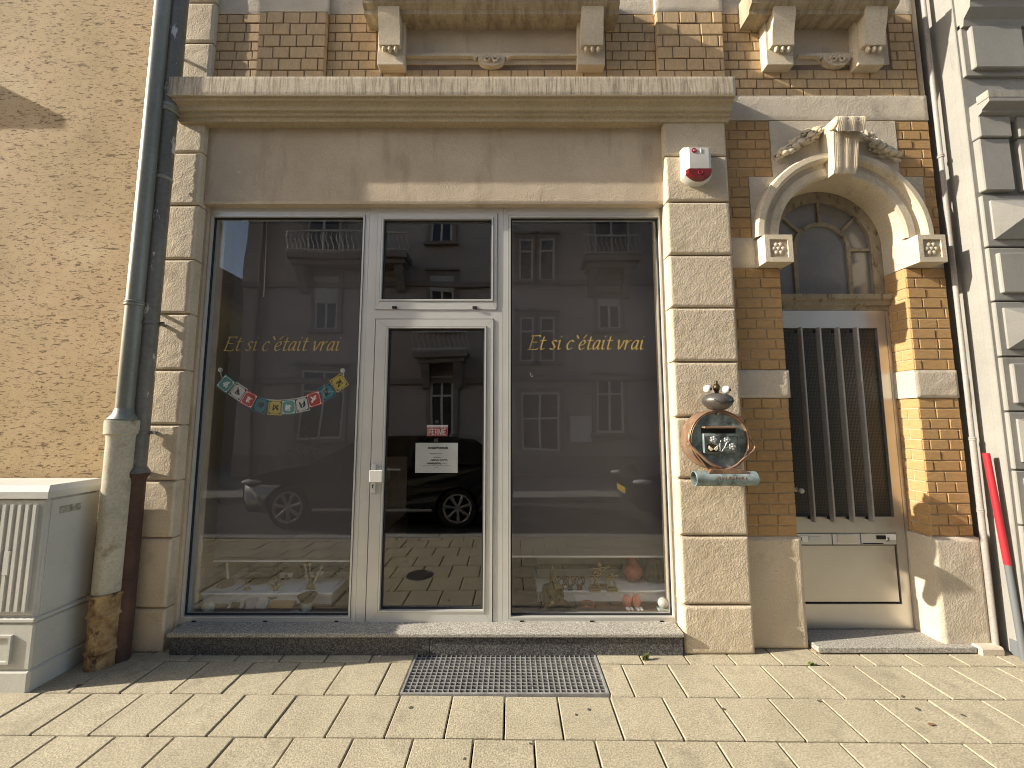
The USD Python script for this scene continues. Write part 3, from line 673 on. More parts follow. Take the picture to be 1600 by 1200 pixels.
# door leaf
dx0, dx1 = JX0 + .005, JX1 - .004
zsill = .052
gx0, gx1 = AX(1226, 660, YD), AX(1378, 660, YD)
gz0, gz1 = AZ(806, YD), AZ(514, YD)
pz0, pz1 = AZ(941, YD), AZ(852, YD)
leaf = sbox(dx0, zsill, dx1, FZd).difference(sbox(gx0, gz0, gx1, gz1)).difference(sbox(gx0 + .0, pz0, gx1 + .0, AZ(830, YD)))
dr = obj('entrance_door', prism(leaf.difference(sbox(gx1 + .07, zsill - 1, gx1 + .074, FZd - .05)), YD - .03, YD + .02), 'door_aluminium', SB)
obj('door_backing', box(dx0, dx1, YD + .02, YD + .05, zsill, FZd, 0), 'slot_dark', dr)
LOOKS['mesh_glass'] = usdkit.material(stage, '/World/Looks/mesh_glass', {'g': ('geometry', {}), 'mp': ('mapping', {'scale': (1, 1, 1)}), 'ck': ('wave_texture', {'scale': 28, 'bands_direction': 'x'}), 'ck2': ('wave_texture', {'scale': 28, 'bands_direction': 'z'}),
    'm': ('math', {'math_type': 'multiply'}), 'rp': ('rgb_ramp', {'ramp': [(0, (.035, .032, .026)), (1, (.075, .07, .055))]}), 'bp': ('bump', {'strength': .5, 'distance': .003}), 'p': ('principled_bsdf', {'roughness': .25, 'specular_ior_level': .5})},
    [('g.position', 'ck.vector'), ('g.position', 'ck2.vector'), ('ck.fac', 'm.value1'), ('ck2.fac', 'm.value2'), ('m.value', 'rp.fac'), ('rp.color', 'p.base_color'), ('m.value', 'bp.height'), ('bp.normal', 'p.normal')], surface='p.BSDF')
obj('door_pane', box(gx0, gx1, YD - .008, YD + .004, gz0, gz1, 0), 'mesh_glass', dr)
obj('lower_panel', box(gx0 + .003, gx1 - .010, YD - .024, YD + .004, pz0 + .012, pz1 + .006, .003), 'door_aluminium', dr)
zz0, zz1 = AZ(850, YD), AZ(832, YD)
st = obj('bell_strip', box(gx0 + .003, gx1 - .004, YD - .034, YD, zz0 + .006, zz1, .002), 'aluminium', dr)
wst = gx1 - gx0
for (u0, u1, v0, v1, lk) in ((.03, .12, .25, .8, 'white_board'), (.13, .24, .35, .75, 'opp_frame'), (.41, .60, .2, .9, 'cream_resin'), (.80, .89, .5, .85, 'slot_dark'), (.89, .99, .45, 1.0, 'white_board'), (.66, .86, .06, .14, 'slot_dark'), (.64, .642, 0, 1, 'slot_dark'), (.36, .362, 0, 1, 'slot_dark')):
    obj('name_plate', box(gx0 + u0 * wst, gx0 + u1 * wst, YD - .038, YD - .03, zz0 + .006 + v0 * (zz1 - zz0 - .006), zz0 + .006 + v1 * (zz1 - zz0 - .006), .001), lk, st)
obj('name_plate', cat(*[tube([(gx0 + u * wst, YD - .039, zz0 + .03 + a), (gx0 + (u + .02) * wst, YD - .039, zz0 + .03 + b)], .002, 5) for u in (.04, .9) for a, b in ((0, .03), (.03, 0))]), 'ink', st)
obj('mail_slot', box(gx0 + .003, gx1 - .004, YD - .028, YD + .004, zz1 + .004, zz1 + .028, .002), 'door_aluminium', dr)
surf('green_tape', (.35, .42, .05), (.45, .5, .1), vscale=20, fine=80)
obj('sticker', box(gx0 + .1 * wst, gx0 + .26 * wst, YD - .0295, YD - .0275, zz1 + .008, zz1 + .022, 0), 'green_tape', dr)
for i in range(4):
    xb = AX(1252.5 + 29.5 * i, 640, YD - .06) + .02
    bz0, bz1 = AZ(815, YD - .06), AZ(512, YD - .06)
    b_ = obj('guard_bar', box(xb - .0065, xb + .0065, YD - .095, YD - .05, bz0, bz1, .002), 'bar_steel', dr)
    obj('bracket', cat(box(xb - .009, xb + .009, YD - .055, YD - .026, bz1 - .035, bz1 - .012, .002), box(xb - .009, xb + .009, YD - .055, YD - .026, bz0 + .012, bz0 + .035, .002)), 'gasket', b_)
obj('door_knob', lathe([(.001, -.062), (.016, -.06), (.021, -.05), (.016, -.04), (.008, -.035), (.008, 0), (.016, .002)], (gx0 + .035, YD - .03, AZ(764, YD)), 14, 'y'), 'pewter_light', dr, smooth=30)
obj('door_step', box(JX0 + .035, JX1 + .16, YB - .07, YD + .06, .008, .046, .005), 'granite_top', SB)
obj('step_bed', box(JX0 + .03, JX1 + .15, YB - .055, YD + .06, -.03, .008, 0), 'mortar_dark', SB)

# --- granite sill of the shop front
SX0, SX1 = AX(262, 990, -.0), XR0 - .012
obj('granite_sill', box(SX0, SX1, -.012, YF + .08, AZ(990, -.012), FZ0 - .001, .006), 'granite_top', SB)
obj('granite_riser', cat(box(SX0 + .012, AX(672, 1005, .01) - .002, .006, YF, -.03, AZ(990, -.012) - .002, .003), box(AX(672, 1005, .01) + .002, SX1 - .004, .004, YF, -.03, AZ(990, -.012) - .002, .003)), 'granite_dark', SB)

# --- aluminium shop front
zr = {k: AZ(k, YF) for k in (333, 340, 343, 468, 485, 490, 503, 513, 953, 963, 972)}
mx = lambda px, py: AX(px, py, YF)
def frame(name, x0, x1, z0, z1, hx0, hx1, hz0, hz1, y0, y1, parent):
    """four mitred bars round an opening"""
    P = [(x0, z0), (x1, z0), (x1, z1), (x0, z1)]; H = [(hx0, hz0), (hx1, hz0), (hx1, hz1), (hx0, hz1)]
    ms = []
    for i in range(4):
        j = (i + 1) % 4
        pl = Polygon([P[i], P[j], H[j], H[i]]).buffer(-.0006)
        ms.append(prism(pl, y0, y1))
        n = np.array([-(H[j][1] - H[i][1]), H[j][0] - H[i][0]]); 
    return obj(name, cat(ms), 'aluminium', parent)
def bead(hx0, hx1, hz0, hz1, y, parent, w=.010):
    q = .013; yb0 = (YF if parent in (shop_l, shop_r) else YF - .006) - .005
    m = prism(sbox(hx0 - q, hz0 - q, hx1 + q, hz1 + q).difference(sbox(hx0 - .0005, hz0 - .0005, hx1 + .0005, hz1 + .0005)), yb0, yb0 + .03)
    obj('glazing_bead', m, 'aluminium', parent)
    obj('joint', prism(sbox(hx0 - q - .003, hz0 - q - .003, hx1 + q + .003, hz1 + q + .003).difference(sbox(hx0 - q, hz0 - q, hx1 + q, hz1 + q)), yb0 + .0042, yb0 + .02), 'slot_dark', parent)
    pl = sbox(hx0, hz0, hx1, hz1).difference(sbox(hx0 + w, hz0 + w, hx1 - w, hz1 - w))
    obj('gasket', prism(pl, y, y + .012), 'gasket', parent)
# left window
Lg = (mx(333.5, 340), mx(568, 340), AZ(963, YF), AZ(339, YF))
Ro = (mx(798, 340), mx(1028, 340), AZ(963, YF), AZ(340, YF))
ml, mr_ = mx(578, 340), mx(786, 340)          # mullion faces
shop_l = frame('shop_window', FX0, ml - .001, FZ0 + .004, FZ1, *Lg, YF, YF + .07, SB)
obj('pane', box(Lg[0] - .008, Lg[1] + .008, GLASS_Y, GLASS_Y + .006, Lg[2] - .008, Lg[3] + .008, 0), 'pane', shop_l)
shop_r = frame('shop_window', mr_ + .001, FX1, FZ0 + .004, FZ1, *Ro, YF, YF + .07, SB)
obj('pane', box(Ro[0] - .008, Ro[1] + .008, GLASS_Y, GLASS_Y + .006, Ro[2] - .008, Ro[3] + .008, 0), 'pane', shop_r)
bead(*Ro, YF + .014, shop_r)
bead(*Lg, YF + .014, shop_l)
for w_, g_ in ((shop_l, Lg), (shop_r, Ro)):
    for u in (.07, .5, .93):
        xx = g_[0] + (g_[1] - g_[0]) * u
        obj('drain_slot', box(xx - .014, xx + .014, YF - .004, YF + .004, FZ0 + .028, FZ0 + .036, .001), 'slot_dark', w_)
# transom light
Tg = (mx(598, 400), mx(768, 400), zr[468], zr[343])
tr_o = (mx(589, 400), mx(776.5, 400), AZ(484, YF), AZ(334, YF))
door_frame = obj('door_frame', prism(sbox(ml, FZ0 + .004, mr_, FZ1).difference(sbox(tr_o[0] - .003, tr_o[2] - .003, tr_o[1] + .003, tr_o[3] + .003)).difference(
    sbox(mx(586, 520) - .002, FZ0 - 1, mx(771.5, 520) + .002, AZ(498, YF))), YF, YF + .07), 'aluminium', SB)
tl = frame('transom_light', *tr_o, *Tg, YF - .006, YF + .06, SB)
obj('pane', box(Tg[0] - .008, Tg[1] + .008, GLASS_Y, GLASS_Y + .006, Tg[2] - .008, Tg[3] + .008, 0), 'door_glass', tl)
bead(*Tg, YF + .014, tl)
for px in (617, 742):
    obj('drain_cap', box(mx(px, 480) - .018, mx(px, 480) + .018, YF - .016, YF - .004, AZ(483, YF), AZ(479, YF), .003), 'slot_dark', tl)
# door leaf
Dg = (mx(605.5, 560), mx(757, 560), AZ(953, YF), AZ(513, YF))
do = (mx(587, 520), mx(771, 520), FZ0 + .018, AZ(499, YF))
sd = frame('shop_door', *do, *Dg, YF - .006, YF + .06, SB)
obj('pane', box(Dg[0] - .008, Dg[1] + .008, GLASS_Y, GLASS_Y + .006, Dg[2] - .008, Dg[3] + .008, 0), 'door_glass', sd)
bead(*Dg, YF + .014, sd)
obj('threshold_bar', box(ml, mr_, YF - .01, YF + .08, FZ0 - .001, FZ0 + .014, .002), 'aluminium', SB)
hx, hz = mx(584, 745), AZ(745, YF)
h_ = obj('handle', cat(box(hx - .017, hx + .017, YF - .018, YF - .005, AZ(770, YF), AZ(724, YF), .004), box(hx - .012, hx + .082, YF - .062, YF - .044, AZ(752, YF), AZ(733, YF), .004), box(hx - .01, hx + .02, YF - .05, YF - .015, AZ(748, YF), AZ(737, YF), .003)), 'white_plastic', sd)
obj('keyhole', cat(lathe([(.001, -.002), (.006, -.002), (.006, .004)], (hx, YF - .018, AZ(757.5, YF)), 12, 'y'), box(hx - .003, hx + .003, YF - .020, YF - .014, AZ(762, YF), AZ(758, YF), .001)), 'slot_dark', h_)
obj('inner_lever', tube([(hx + .05, GLASS_Y + .02, hz + .045), (hx + .06, GLASS_Y + .05, hz + .045), (hx + .17, GLASS_Y + .055, hz + .043)], .008, 8), 'pewter_light', sd, smooth=True)

# bricks into the building: the 300 largest singly, the rest as one part
bricks.sort(key=lambda b: -b[0])
for a, m, lk in bricks[:300]: obj('brick', m, lk, BW if lk == 'brick_buff' else EW)
for lk in ('brick_buff', 'brick_ochre'):
    r_ = [m for a, m, l in bricks[300:] if l == lk]
    if r_: obj('brickwork', cat(r_), lk, SB, kind='stuff')

# --- gold lettering, drawn with a broad pen
GLY = {'E': (.86, [[(.2, 1.52), (.12, 0)], [(.02, 1.5), (.5, 1.5), (.78, 1.54), (.8, 1.38)], [(.16, .8), (.62, .8)], [(0, .02), (.5, 0), (.76, 0), (.84, .16)]]),
       't': (.52, [[(.26, 1.4), (.2, .3), (.27, .02), (.5, .1)], [(.04, 1), (.5, 1)]]),
       's': (.58, [[(.5, .88), (.32, 1.02), (.12, .82), (.3, .52), (.44, .28), (.3, .02), (.04, .1)]]),
       'i': (.36, [[(.02, .9), (.14, .98), (.12, .25), (.2, .02), (.34, .12)], [(.2, 1.42), (.21, 1.46)]]),
       'c': (.62, [[(.54, .86), (.36, 1.02), (.12, .74), (.06, .34), (.24, .0), (.54, .16)]]),
       '`': (.34, [[(.06, 1.55), (.24, 1.22)]]),
       'é': (.62, [[(.08, .46), (.36, .52), (.52, .78), (.36, 1.02), (.12, .74), (.06, .34), (.24, .0), (.54, .16)], [(.3, 1.24), (.5, 1.58)]]),
       'a': (.70, [[(.54, .94), (.32, 1.0), (.1, .66), (.08, .2), (.22, .02), (.46, .4), (.56, .96)], [(.57, .98), (.5, .24), (.56, .02), (.7, .12)]]),
       'v': (.62, [[(0, .9), (.1, .98), (.22, .04), (.46, .5), (.56, .98)]]),
       'r': (.54, [[(0, .88), (.12, .98), (.1, 0)], [(.12, .55), (.3, .9), (.5, .98)]]), ' ': (.34, [])}
def lettering(text, x0, x1, zbase, y):
    geo, x = [], 0.0
    for ch in text:
        w, strokes = GLY[ch]
        for s in strokes:
            pts = smooth_line(s, 6) if len(s) > 2 else np.array(s)
            L = affinity.translate(LineString(pts), x, 0)
            L = affinity.rotate(L, -35, origin=(0, 0)); L = affinity.scale(L, 1, 2.1, origin=(0, 0))
            L = L.buffer(.068); L = affinity.scale(L, 1, 1 / 2.1, origin=(0, 0)); geo.append(affinity.rotate(L, 35, origin=(0, 0)))
        x += w + .07
    sh = affinity.skew(union_all(geo), xs=12, origin=(0, 0)).simplify(.006)
    k = (x1 - x0) / (sh.bounds[2] - sh.bounds[0])
    sh = affinity.translate(affinity.scale(sh, k, k * .84, origin=(0, 0)), x0 - sh.bounds[0] * k, zbase)
    return prism(sh, y, y + .0012)
yt = GLASS_Y - .0022
for par, a, b, base in ((shop_l, 349, 533, 548), (shop_r, 824, 1008, 546)):
    obj('lettering', lettering('Et si c`était vrai', AX(a, 537, yt), AX(b, 537, yt), AZ(base, yt), yt), 'gold_vinyl', par)

# ------------------------------------------------------------------ yellow neighbour on the left
YW = .06
YX1 = AX(236, 400, YW) - .03
yb = thing('yellow_building', 'ochre scraped plaster building left of the downpipes', 'building', (-5, .1, 0))
rag = [(YX1 + .02 * (meshkit.noise(np.array([[0, 0, z * 9.0]]), 4)[0] - .5) + .012 * (meshkit.noise(np.array([[0, 0, z * 31.0]]), 9)[0] - .5), z) for z in np.linspace(0, 7, 240)]
obj('wall', prism(Polygon([(-9, 0), *rag, (YX1, 9), (-9, 9)]), YW, .30), 'scraped_plaster', yb)
obj('back_wall', box(-9, YX1 + .2, .14, 6, 0, 9.0, 0), 'render_beige', yb)
xs0 = AX(105, 190, YW) - .9; z_s = AZ(203, YW) + .45
obj('window_sill', box(xs0 - 1.5, xs0, YW - .13, YW + .05, z_s, z_s + .10, .006), 'stone_pale', yb)
obj('window_surround', prism(sbox(xs0 - 1.4, z_s + .1, xs0 - .1, z_s + 1.9).difference(sbox(xs0 - 1.25, z_s + .1, xs0 - .25, z_s + 1.75)), YW - .02, YW + .05), 'stone_pale', yb)
obj('window', box(xs0 - 1.25, xs0 - .25, YW - .01, YW + .05, z_s + .1, z_s + 1.75, 0), 'opp_pane', yb)
# ------------------------------------------------------------------ downpipes
def collar(x, y, z, r, h=.03, t=.008): return lathe([(r, z - h), (r + t, z - h * .8), (r + t, z - .002), (r + t * .4, z), (r + t, z + .004), (r + t, z + h * .6), (r, z + h)], (x, y, 0), 20)
Y1 = -.09; X1 = AX(219, 400, Y1)
dp = thing('downpipe', 'round grey zinc downpipe with a rusty painted iron foot against the yellow wall', 'downpipe', (X1, Y1, 0))
zc = AZ(652, Y1)
obj('pipe', lathe([(.054, zc - .05), (.054, 8.5)], (X1, Y1, 0), 24), 'zinc', dp, smooth=True)
obj('collar', collar(X1, Y1, AZ(475, Y1), .054, .02), 'zinc', dp, smooth=40)
obj('funnel', cat(lathe([(.054, zc + .06), (.066, zc + .02), (.09, zc - .012), (.088, zc - .02)], (X1, Y1, 0), 24)), 'zinc', dp, smooth=40)
rb = .082
obj('iron_foot', lathe([(.06, zc - .02), (rb + .014, zc - .022), (rb + .016, zc - .03), (rb + .016, zc - .11), (rb + .002, zc - .122), (rb, zc - .15), (rb - .002, .46)], (X1, Y1, 0), 28), 'cast_painted', dp, smooth=40)
obj('rusty_foot', lathe([(rb - .002, .46), (rb + .012, .455), (rb + .012, .44), (rb + .004, .43), (rb + .004, .34), (rb + .012, .33), (rb + .012, .32), (rb, .31), (rb, .12), (rb + .008, .11), (rb + .008, .10), (rb - .002, .09), (rb + .0, .0)], (X1, Y1, 0), 28), 'cast_rusty', dp, smooth=40)
for z in (AZ(475, Y1), AZ(60, Y1)): obj('wall_clip', box(X1 - .008, X1 + .008, Y1, YW, z - .012, z + .012, .002), 'zinc', dp)
Y2 = -.0365; X2 = AX(245.5, 400, Y2)
dq = thing('downpipe', 'dark peeling downpipe with a brown iron foot beside the stone quoins', 'downpipe', (X2, Y2, 0))
ze_ = AZ(736, Y2)
obj('pipe', lathe([(.047, ze_), (.047, AZ(178, Y2)), (.052, AZ(176, Y2)), (.052, 8.5)], (X2, Y2, 0), 24), 'zinc_peeling', dq, smooth=40)
obj('collar', cat(collar(X2, Y2, AZ(172, Y2), .05, .035, .007)), 'zinc', dq, smooth=40)
obj('collar', collar(X2, Y2, AZ(280, Y2), .047, .012, .004), 'zinc', dq, smooth=40)
obj('iron_foot', lathe([(.04, ze_ + .0), (.06, ze_), (.066, ze_ - .01), (.066, ze_ - .03), (.054, ze_ - .05), (.05, ze_ - .07), (.05, 0)], (X2, Y2, 0), 24), 'iron_brown', dq, smooth=40)
obj('socket', lathe([(.047, ze_ + .03), (.052, ze_ + .026), (.066, ze_ + .0), (.068, ze_ - .012), (.05, ze_ - .014)], (X2, Y2, 0), 24), 'zinc_peeling', dq, smooth=40)
for pz in (505, 676):
    z = AZ(pz, Y2)
    obj('wall_clip', cat(lathe([(.048, z - .012), (.054, z - .012), (.054, z + .012), (.048, z + .012)], (X2, Y2, 0), 20), box(X2 + .03, X2 + .09, Y2 + .0, Y2 + .012, z - .010, z + .010, .002), box(X2 + .02, X2 + .05, Y2 + .01, .1, z - .008, z + .008, .002)), 'zinc_peeling', dq, smooth=40)

# ------------------------------------------------------------------ grey neighbour on the right
YG = -.075
GBX = XE + .062
gb = thing('grey_building', 'grey painted building with pyramid rustication at the right edge', 'building', (GBX, YG, 0))
obj('wall', cat(box(GBX + .006, GBX + 5, YG + .03, 6, 0, 10, 0), box(GBX, GBX + .9, YG, YG + .05, .0, 10, .004)), 'grey_paint', gb)
gys = [(385, 'f'), (470, 'd'), (555, 'f'), (640, 'd'), (735, 'f'), (822, 'd'), (905, 'f'), (985, 'f')]
lines = [303, 385, 470, 557, 643, 735, 822, 905, 985]
bx0, bx1 = GBX + .045, GBX + .80
for i in range(len(lines) - 1):
    z1, z0 = AZ(lines[i], YG - .03) - .006, AZ(lines[i + 1], YG - .03) + .006
    bk = obj('block', box(bx0 - .02, bx1 + .02, YG - .022, YG + .02, z0, z1, .005), 'grey_paint', gb)
    q0, q1, w0, w1 = bx0 + .025, bx1 - .025, z0 + .05, z1 - .045
    if i % 2 == 0:
        mid = (w0 + w1) / 2; d_ = (w1 - w0) * .62
        pts = [(x, YG - .02, z) for x in (q0, q1) for z in (w0, w1)] + [(x, YG - .034, z) for x in (q0, q1) for z in (w0, w1)] + [(q0 + d_, YG - .125, mid + .02), (q1 - d_, YG - .125, mid + .02)]
        obj('pyramid_boss', trimesh.Trimesh(np.array(pts)).convex_hull, 'grey_paint', bk)
    else:
        obj('flat_boss', box(q0, q1, YG - .044, YG - .01, w0, w1, .006), 'grey_paint', bk)
zA = AZ(300, YG - .03)
for (a, b) in ((0, .30), (.36, .66), (.70, 1.0)):
    u0, u1 = bx0 + a * .8 - .01, bx0 + b * .8 - .03
    obj('pilaster_strip', box(u0, u1, YG - .04, YG + .01, zA + .01, AZ(222, YG), .006), 'grey_paint', gb)
    obj('pilaster_cap', box(u0 - .006, u1 + .006, YG - .055, YG + .01, AZ(222, YG) + .003, AZ(190, YG), .006), 'grey_paint', gb)
z = AZ(185, YG - .06)
def gcornice(zb_, h, d, x0, name):
    pr = [(YG + .02, zb_), (YG - d * .25, zb_), (YG - d * .3, zb_ + h * .15), (YG - d * .6, zb_ + h * .3), (YG - d * .62, zb_ + h * .42), (YG - d * .95, zb_ + h * .6), (YG - d, zb_ + h * .64), (YG - d, zb_ + h), (YG + .02, zb_ + h)]
    obj(name, run(pr[::-1], x0, GBX + 1.2), 'grey_paint', gb, smooth=25)
gcornice(z, AZ(140, YG - .16) - z, .12, GBX + .035, 'cornice')
obj('cornice_edge', box(GBX + .03, GBX + 1.2, YG - .122, YG - .05, AZ(152, YG - .12), AZ(140, YG - .12), .003), 'grey_stain', gb)
obj('block', box(GBX + .02, GBX + .9, YG - .02, YG + .02, AZ(122, YG) , AZ(42, YG), .004), 'grey_paint', gb)
obj('flat_boss', box(bx0 + .02, bx0 + .40, YG - .05, YG + .0, AZ(114, YG), AZ(50, YG), .006), 'grey_paint', gb)
obj('flat_boss', box(bx0 + .47, bx0 + .80, YG - .05, YG + .0, AZ(114, YG), AZ(50, YG), .006), 'grey_paint', gb)
gcornice(AZ(36, YG - .06), .34, .15, GBX + .02, 'cornice')
obj('base', box(GBX - .006, GBX + 5, YG - .06, YG + .1, 0, .10, .004), 'pipe_grey', gb)
# pipes in the corner
XP, YPp = XE - .012, .045
rp_ = thing('downpipe', 'thin taupe downpipe in the corner between brick house and grey house', 'downpipe', (XP, YPp, 0))
obj('pipe', lathe([(.015, AZ(690, 0)), (.015, 8.5)], (XP, YPp, 0), 16), 'pipe_taupe', rp_, smooth=True)
obj('lower_pipe', lathe([(.015, AZ(688, 0)), (.018, AZ(690, 0)), (.018, .12), (.018, 0)], (XP, YPp, 0), 16), 'pipe_taupe', rp_, smooth=40)
for q in (238, 686, 800): obj('collar', collar(XP, YPp, AZ(q, 0), .0155, .014, .005), 'pipe_taupe', rp_, smooth=40)
xr = XE + .012
cd = thing('conduit', 'leaning conduit pipe, red above and dark grey below, beside the grey house', 'conduit', (xr + .02, -.03, 0))
ztop, zmid = AZ(708, -.03), AZ(882, -.04)
pA, pB, pC = np.array([xr - .03, -.03, ztop]), np.array([xr + .012, -.045, zmid]), np.array([xr + .035, -.055, 0])
obj('red_sleeve', tube([pA, (pA + pB) / 2, pB], .019, 16), 'red_pipe', cd, smooth=40)
obj('grey_sleeve', tube([pB, pC], .0178, 16), 'pipe_grey', cd, smooth=40)

# ------------------------------------------------------------------ alarm box
ax0, ax1, az0, az1 = AX(1069, 252, -.05), AX(1113, 252, -.05), AZ(284, -.05), AZ(227, -.05)
ya = YR - .002
al = thing('alarm_siren', 'white alarm siren box with red lens high on the right stone pillar', 'alarm', ((ax0 + ax1) / 2, ya, az0))
axm = (ax0 + ax1) / 2; hw = (ax1 - ax0) / 2
def arcbot(w, z0, sag, z1):
    return Polygon([(axm - w, z1), (axm - w, z0 + sag)] + [(axm + w * t, z0 + sag * (abs(t) ** 2.2)) for t in np.linspace(-1, 1, 15)] + [(axm + w, z0 + sag), (axm + w, z1)])
body = m3.Manifold.hull_points(np.vstack([np.array([(x, ya, z) for x, z in arcbot(hw, az0, .05, az1).exterior.coords]), np.array([(x, ya - .055, z) for x, z in arcbot(hw * .98, az0 + .004, .05, az1 - .01).exterior.coords]),
                                          np.array([(axm + s * hw * .68, ya - .085, z) for s in (-1, 1) for z in (az1 - .03, az0 + .1)])]).astype(float))
obj('housing', body, 'white_plastic', al, smooth=20)
lens = m3.Manifold.hull_points(np.vstack([np.array([(x, ya - .05, z) for x, z in arcbot(hw * .93, az0 + .006, .05, az0 + .095).exterior.coords]), np.array([(x, ya - .092, z) for x, z in arcbot(hw * .80, az0 + .018, .045, az0 + .09).exterior.coords])]).astype(float))
obj('lens', lens, 'red_lens', al, smooth=30)
obj('badge', lathe([(.001, -.003), (.019, -.003), (.019, .02)], (axm - hw * .35, ya - .086, az1 - .055), 18, 'y'), 'red_badge', al)
obj('badge_mark', cat(box(axm - hw * .35 - .009, axm - hw * .35 + .009, ya - .091, ya - .088, az1 - .06, az1 - .051, .001), box(axm + .012, axm + .022, ya - .088, ya - .08, az1 - .075, az1 - .04, .001)), 'pewter_light', al)
obj('lens_mark', tube([(axm + .014 * math.cos(t), ya - .093, az0 + .06 + .014 * math.sin(t)) for t in np.linspace(0, 2 * math.pi, 17)[:-1]], .0022, 5, True), 'red_badge', al)

# ------------------------------------------------------------------ frog letterbox
fy = -.13
fc = at(1124, 688, fy); fx, fz = float(fc[0]), float(fc[2]); fr = .198
fg = thing('frog_letterbox', 'metal frog letterbox with round copper-rimmed body on the right stone pillar', 'letterbox', (fx, YR, fz - fr))
obj('drum', lathe([(.001, .0), (fr - .006, .0), (fr - .004, .13), (.001, .13)], (fx, fy + .01, fz), 48, 'y'), 'verdigris', fg, smooth=30)
a_ = np.linspace(0, 2 * np.pi, 49)[:-1]
obj('copper_rim', lathe([(fr + .006, .13), (fr + .002, .0), (fr - .004, -.012), (fr - .010, -.004), (fr - .008, .02)], (fx, fy, fz), 48, 'y'), 'copper', fg, smooth=40)
obj('rim_wire', tube([(fx + (fr + .004) * math.cos(t), fy - .006, fz + (fr + .004) * math.sin(t)) for t in a_], .005, 8, True), 'copper', fg, smooth=True)
obj('flap', cat(box(fx - .118, fx + .118, fy - .045, fy + .01, fz + .082, fz + .094, .003)), 'copper', fg)
obj('slot', box(fx - .115, fx + .115, fy + .002, fy + .012, fz + .05, fz + .083, .001), 'slot_dark', fg)
fp = obj('front_plate', box(fx - .115, fx + .118, fy - .018, fy + .012, fz - .085, fz + .045, .003), 'verdigris', fg)
obj('plate_edge', prism(sbox(fx - .110, fz - .08, fx + .113, fz + .028).difference(sbox(fx - .105, fz - .075, fx + .108, fz + .023)), fy - .022, fy - .017), 'iron_pewter', fp)
for (u, w, r) in ((-.05, .008, .022), (.04, .006, .022), (.072, -.04, .024)):
    cx, cz = fx + u, fz + w
    obj('flower', cat(*[ball((cx + r * .62 * math.cos(k * 1.2566), fy - .022, cz + r * .62 * math.sin(k * 1.2566)), (r * .45, .006, r * .45), 1) for k in range(5)], ball((cx, fy - .026, cz), .007, 1)), 'pewter_light', fp, smooth=True)
obj('stem', cat(*[tube(smooth_line(s), .0035, 6) for s in ([(fx + .0, fy - .022, fz - .075), (fx + .02, fy - .022, fz - .05), (fx + .07, fy - .022, fz - .04)], [(fx + .005, fy - .022, fz - .072), (fx + .03, fy - .022, fz - .03), (fx + .04, fy - .022, fz + .0)], [(fx - .01, fy - .022, fz - .07), (fx - .008, fy - .022, fz - .02), (fx - .002, fy - .022, fz + .0)])]), 'pewter_light', fp, smooth=True)
obj('patch', prism(Polygon([(fx - .09, fz - .078), (fx - .095, fz - .03), (fx - .07, fz - .018), (fx - .03, fz - .03), (fx - .02, fz - .06), (fx - .03, fz - .079)]), fy - .0195, fy - .017), 'bronze', fp)
obj('butterfly', cat(*[prism(Polygon([(fx - .055, fz - .058), (fx - .055 + s * .028, fz - .035), (fx - .055 + s * .03, fz - .055), (fx - .055 + s * .018, fz - .068)]), fy - .026, fy - .019) for s in (-1, 1)]), 'cream_resin', fp)
# arms: bent wires
wl = smooth_line([(fx - .06, fy + .06, fz + .19), (fx - .15, fy + .03, fz + .13), (fx - .205, fy, fz + .03), (fx - .195, fy - .01, fz - .04), (fx - .13, fy - .01, fz - .14), (fx - .09, fy - .01, fz - .19)])
wr = smooth_line([(fx + .13, fy + .04, fz + .15), (fx + .17, fy + .02, fz + .1), (fx + .222, fy, fz - .01), (fx + .225, fy - .01, fz - .06), (fx + .15, fy - .01, fz - .12), (fx + .09, fy, fz - .18)])
obj('arm', tube(wl, .0055, 8), 'copper', fg, smooth=True); obj('arm', tube(wr, .0055, 8), 'copper', fg, smooth=True)
obj('arm', tube(smooth_line([(fx - .215, fy + .0, fz - .02), (fx - .15, fy - .012, fz - .085), (fx - .07, fy - .012, fz - .155), (fx + .0, fy - .012, fz - .185)]), .011, 8), 'copper', fg, smooth=True)
# newspaper tube
tz = fz - fr - .055; tx0, tx1 = fx - .185, fx + .225
nt = obj('newspaper_tube', lathe([(.044, 0), (.050, .002), (.051, .02), (.049, .03), (.049, tx1 - tx0), (.044, tx1 - tx0), (.044, 0)], (tx0, fy - .0, tz), 28, 'x'), 'verdigris', fg, smooth=35)
obj('tube_inside', lathe([(.0435, .03), (.001, .031)], (tx0, fy, tz), 20, 'x'), 'slot_dark', nt)
lt = []
r = random.Random(3)
for k in range(20):
    x = tx0 + .14 + k * .0095; a = math.radians(100 + r.uniform(-6, 6)); 
    lt.append(tube([(x, fy - .050 * math.sin(math.radians(80)), tz + .004 + r.uniform(-.004, .002)), (x + r.uniform(-.003, .004), fy - .050 * math.sin(math.radians(70)), tz + .016 + r.uniform(-.004, .004))], .0018, 5))
obj('tube_lettering', cat(lt), 'copper', nt)
obj('saddle', prism(Polygon([(fx - .10, tz + .035), (fx + .17, tz + .035), (fx + .14, tz + .062), (fx + .05, tz + .068), (fx - .03, tz + .062), (fx - .08, tz + .066)]), fy - .035, fy + .03), 'copper', fg)
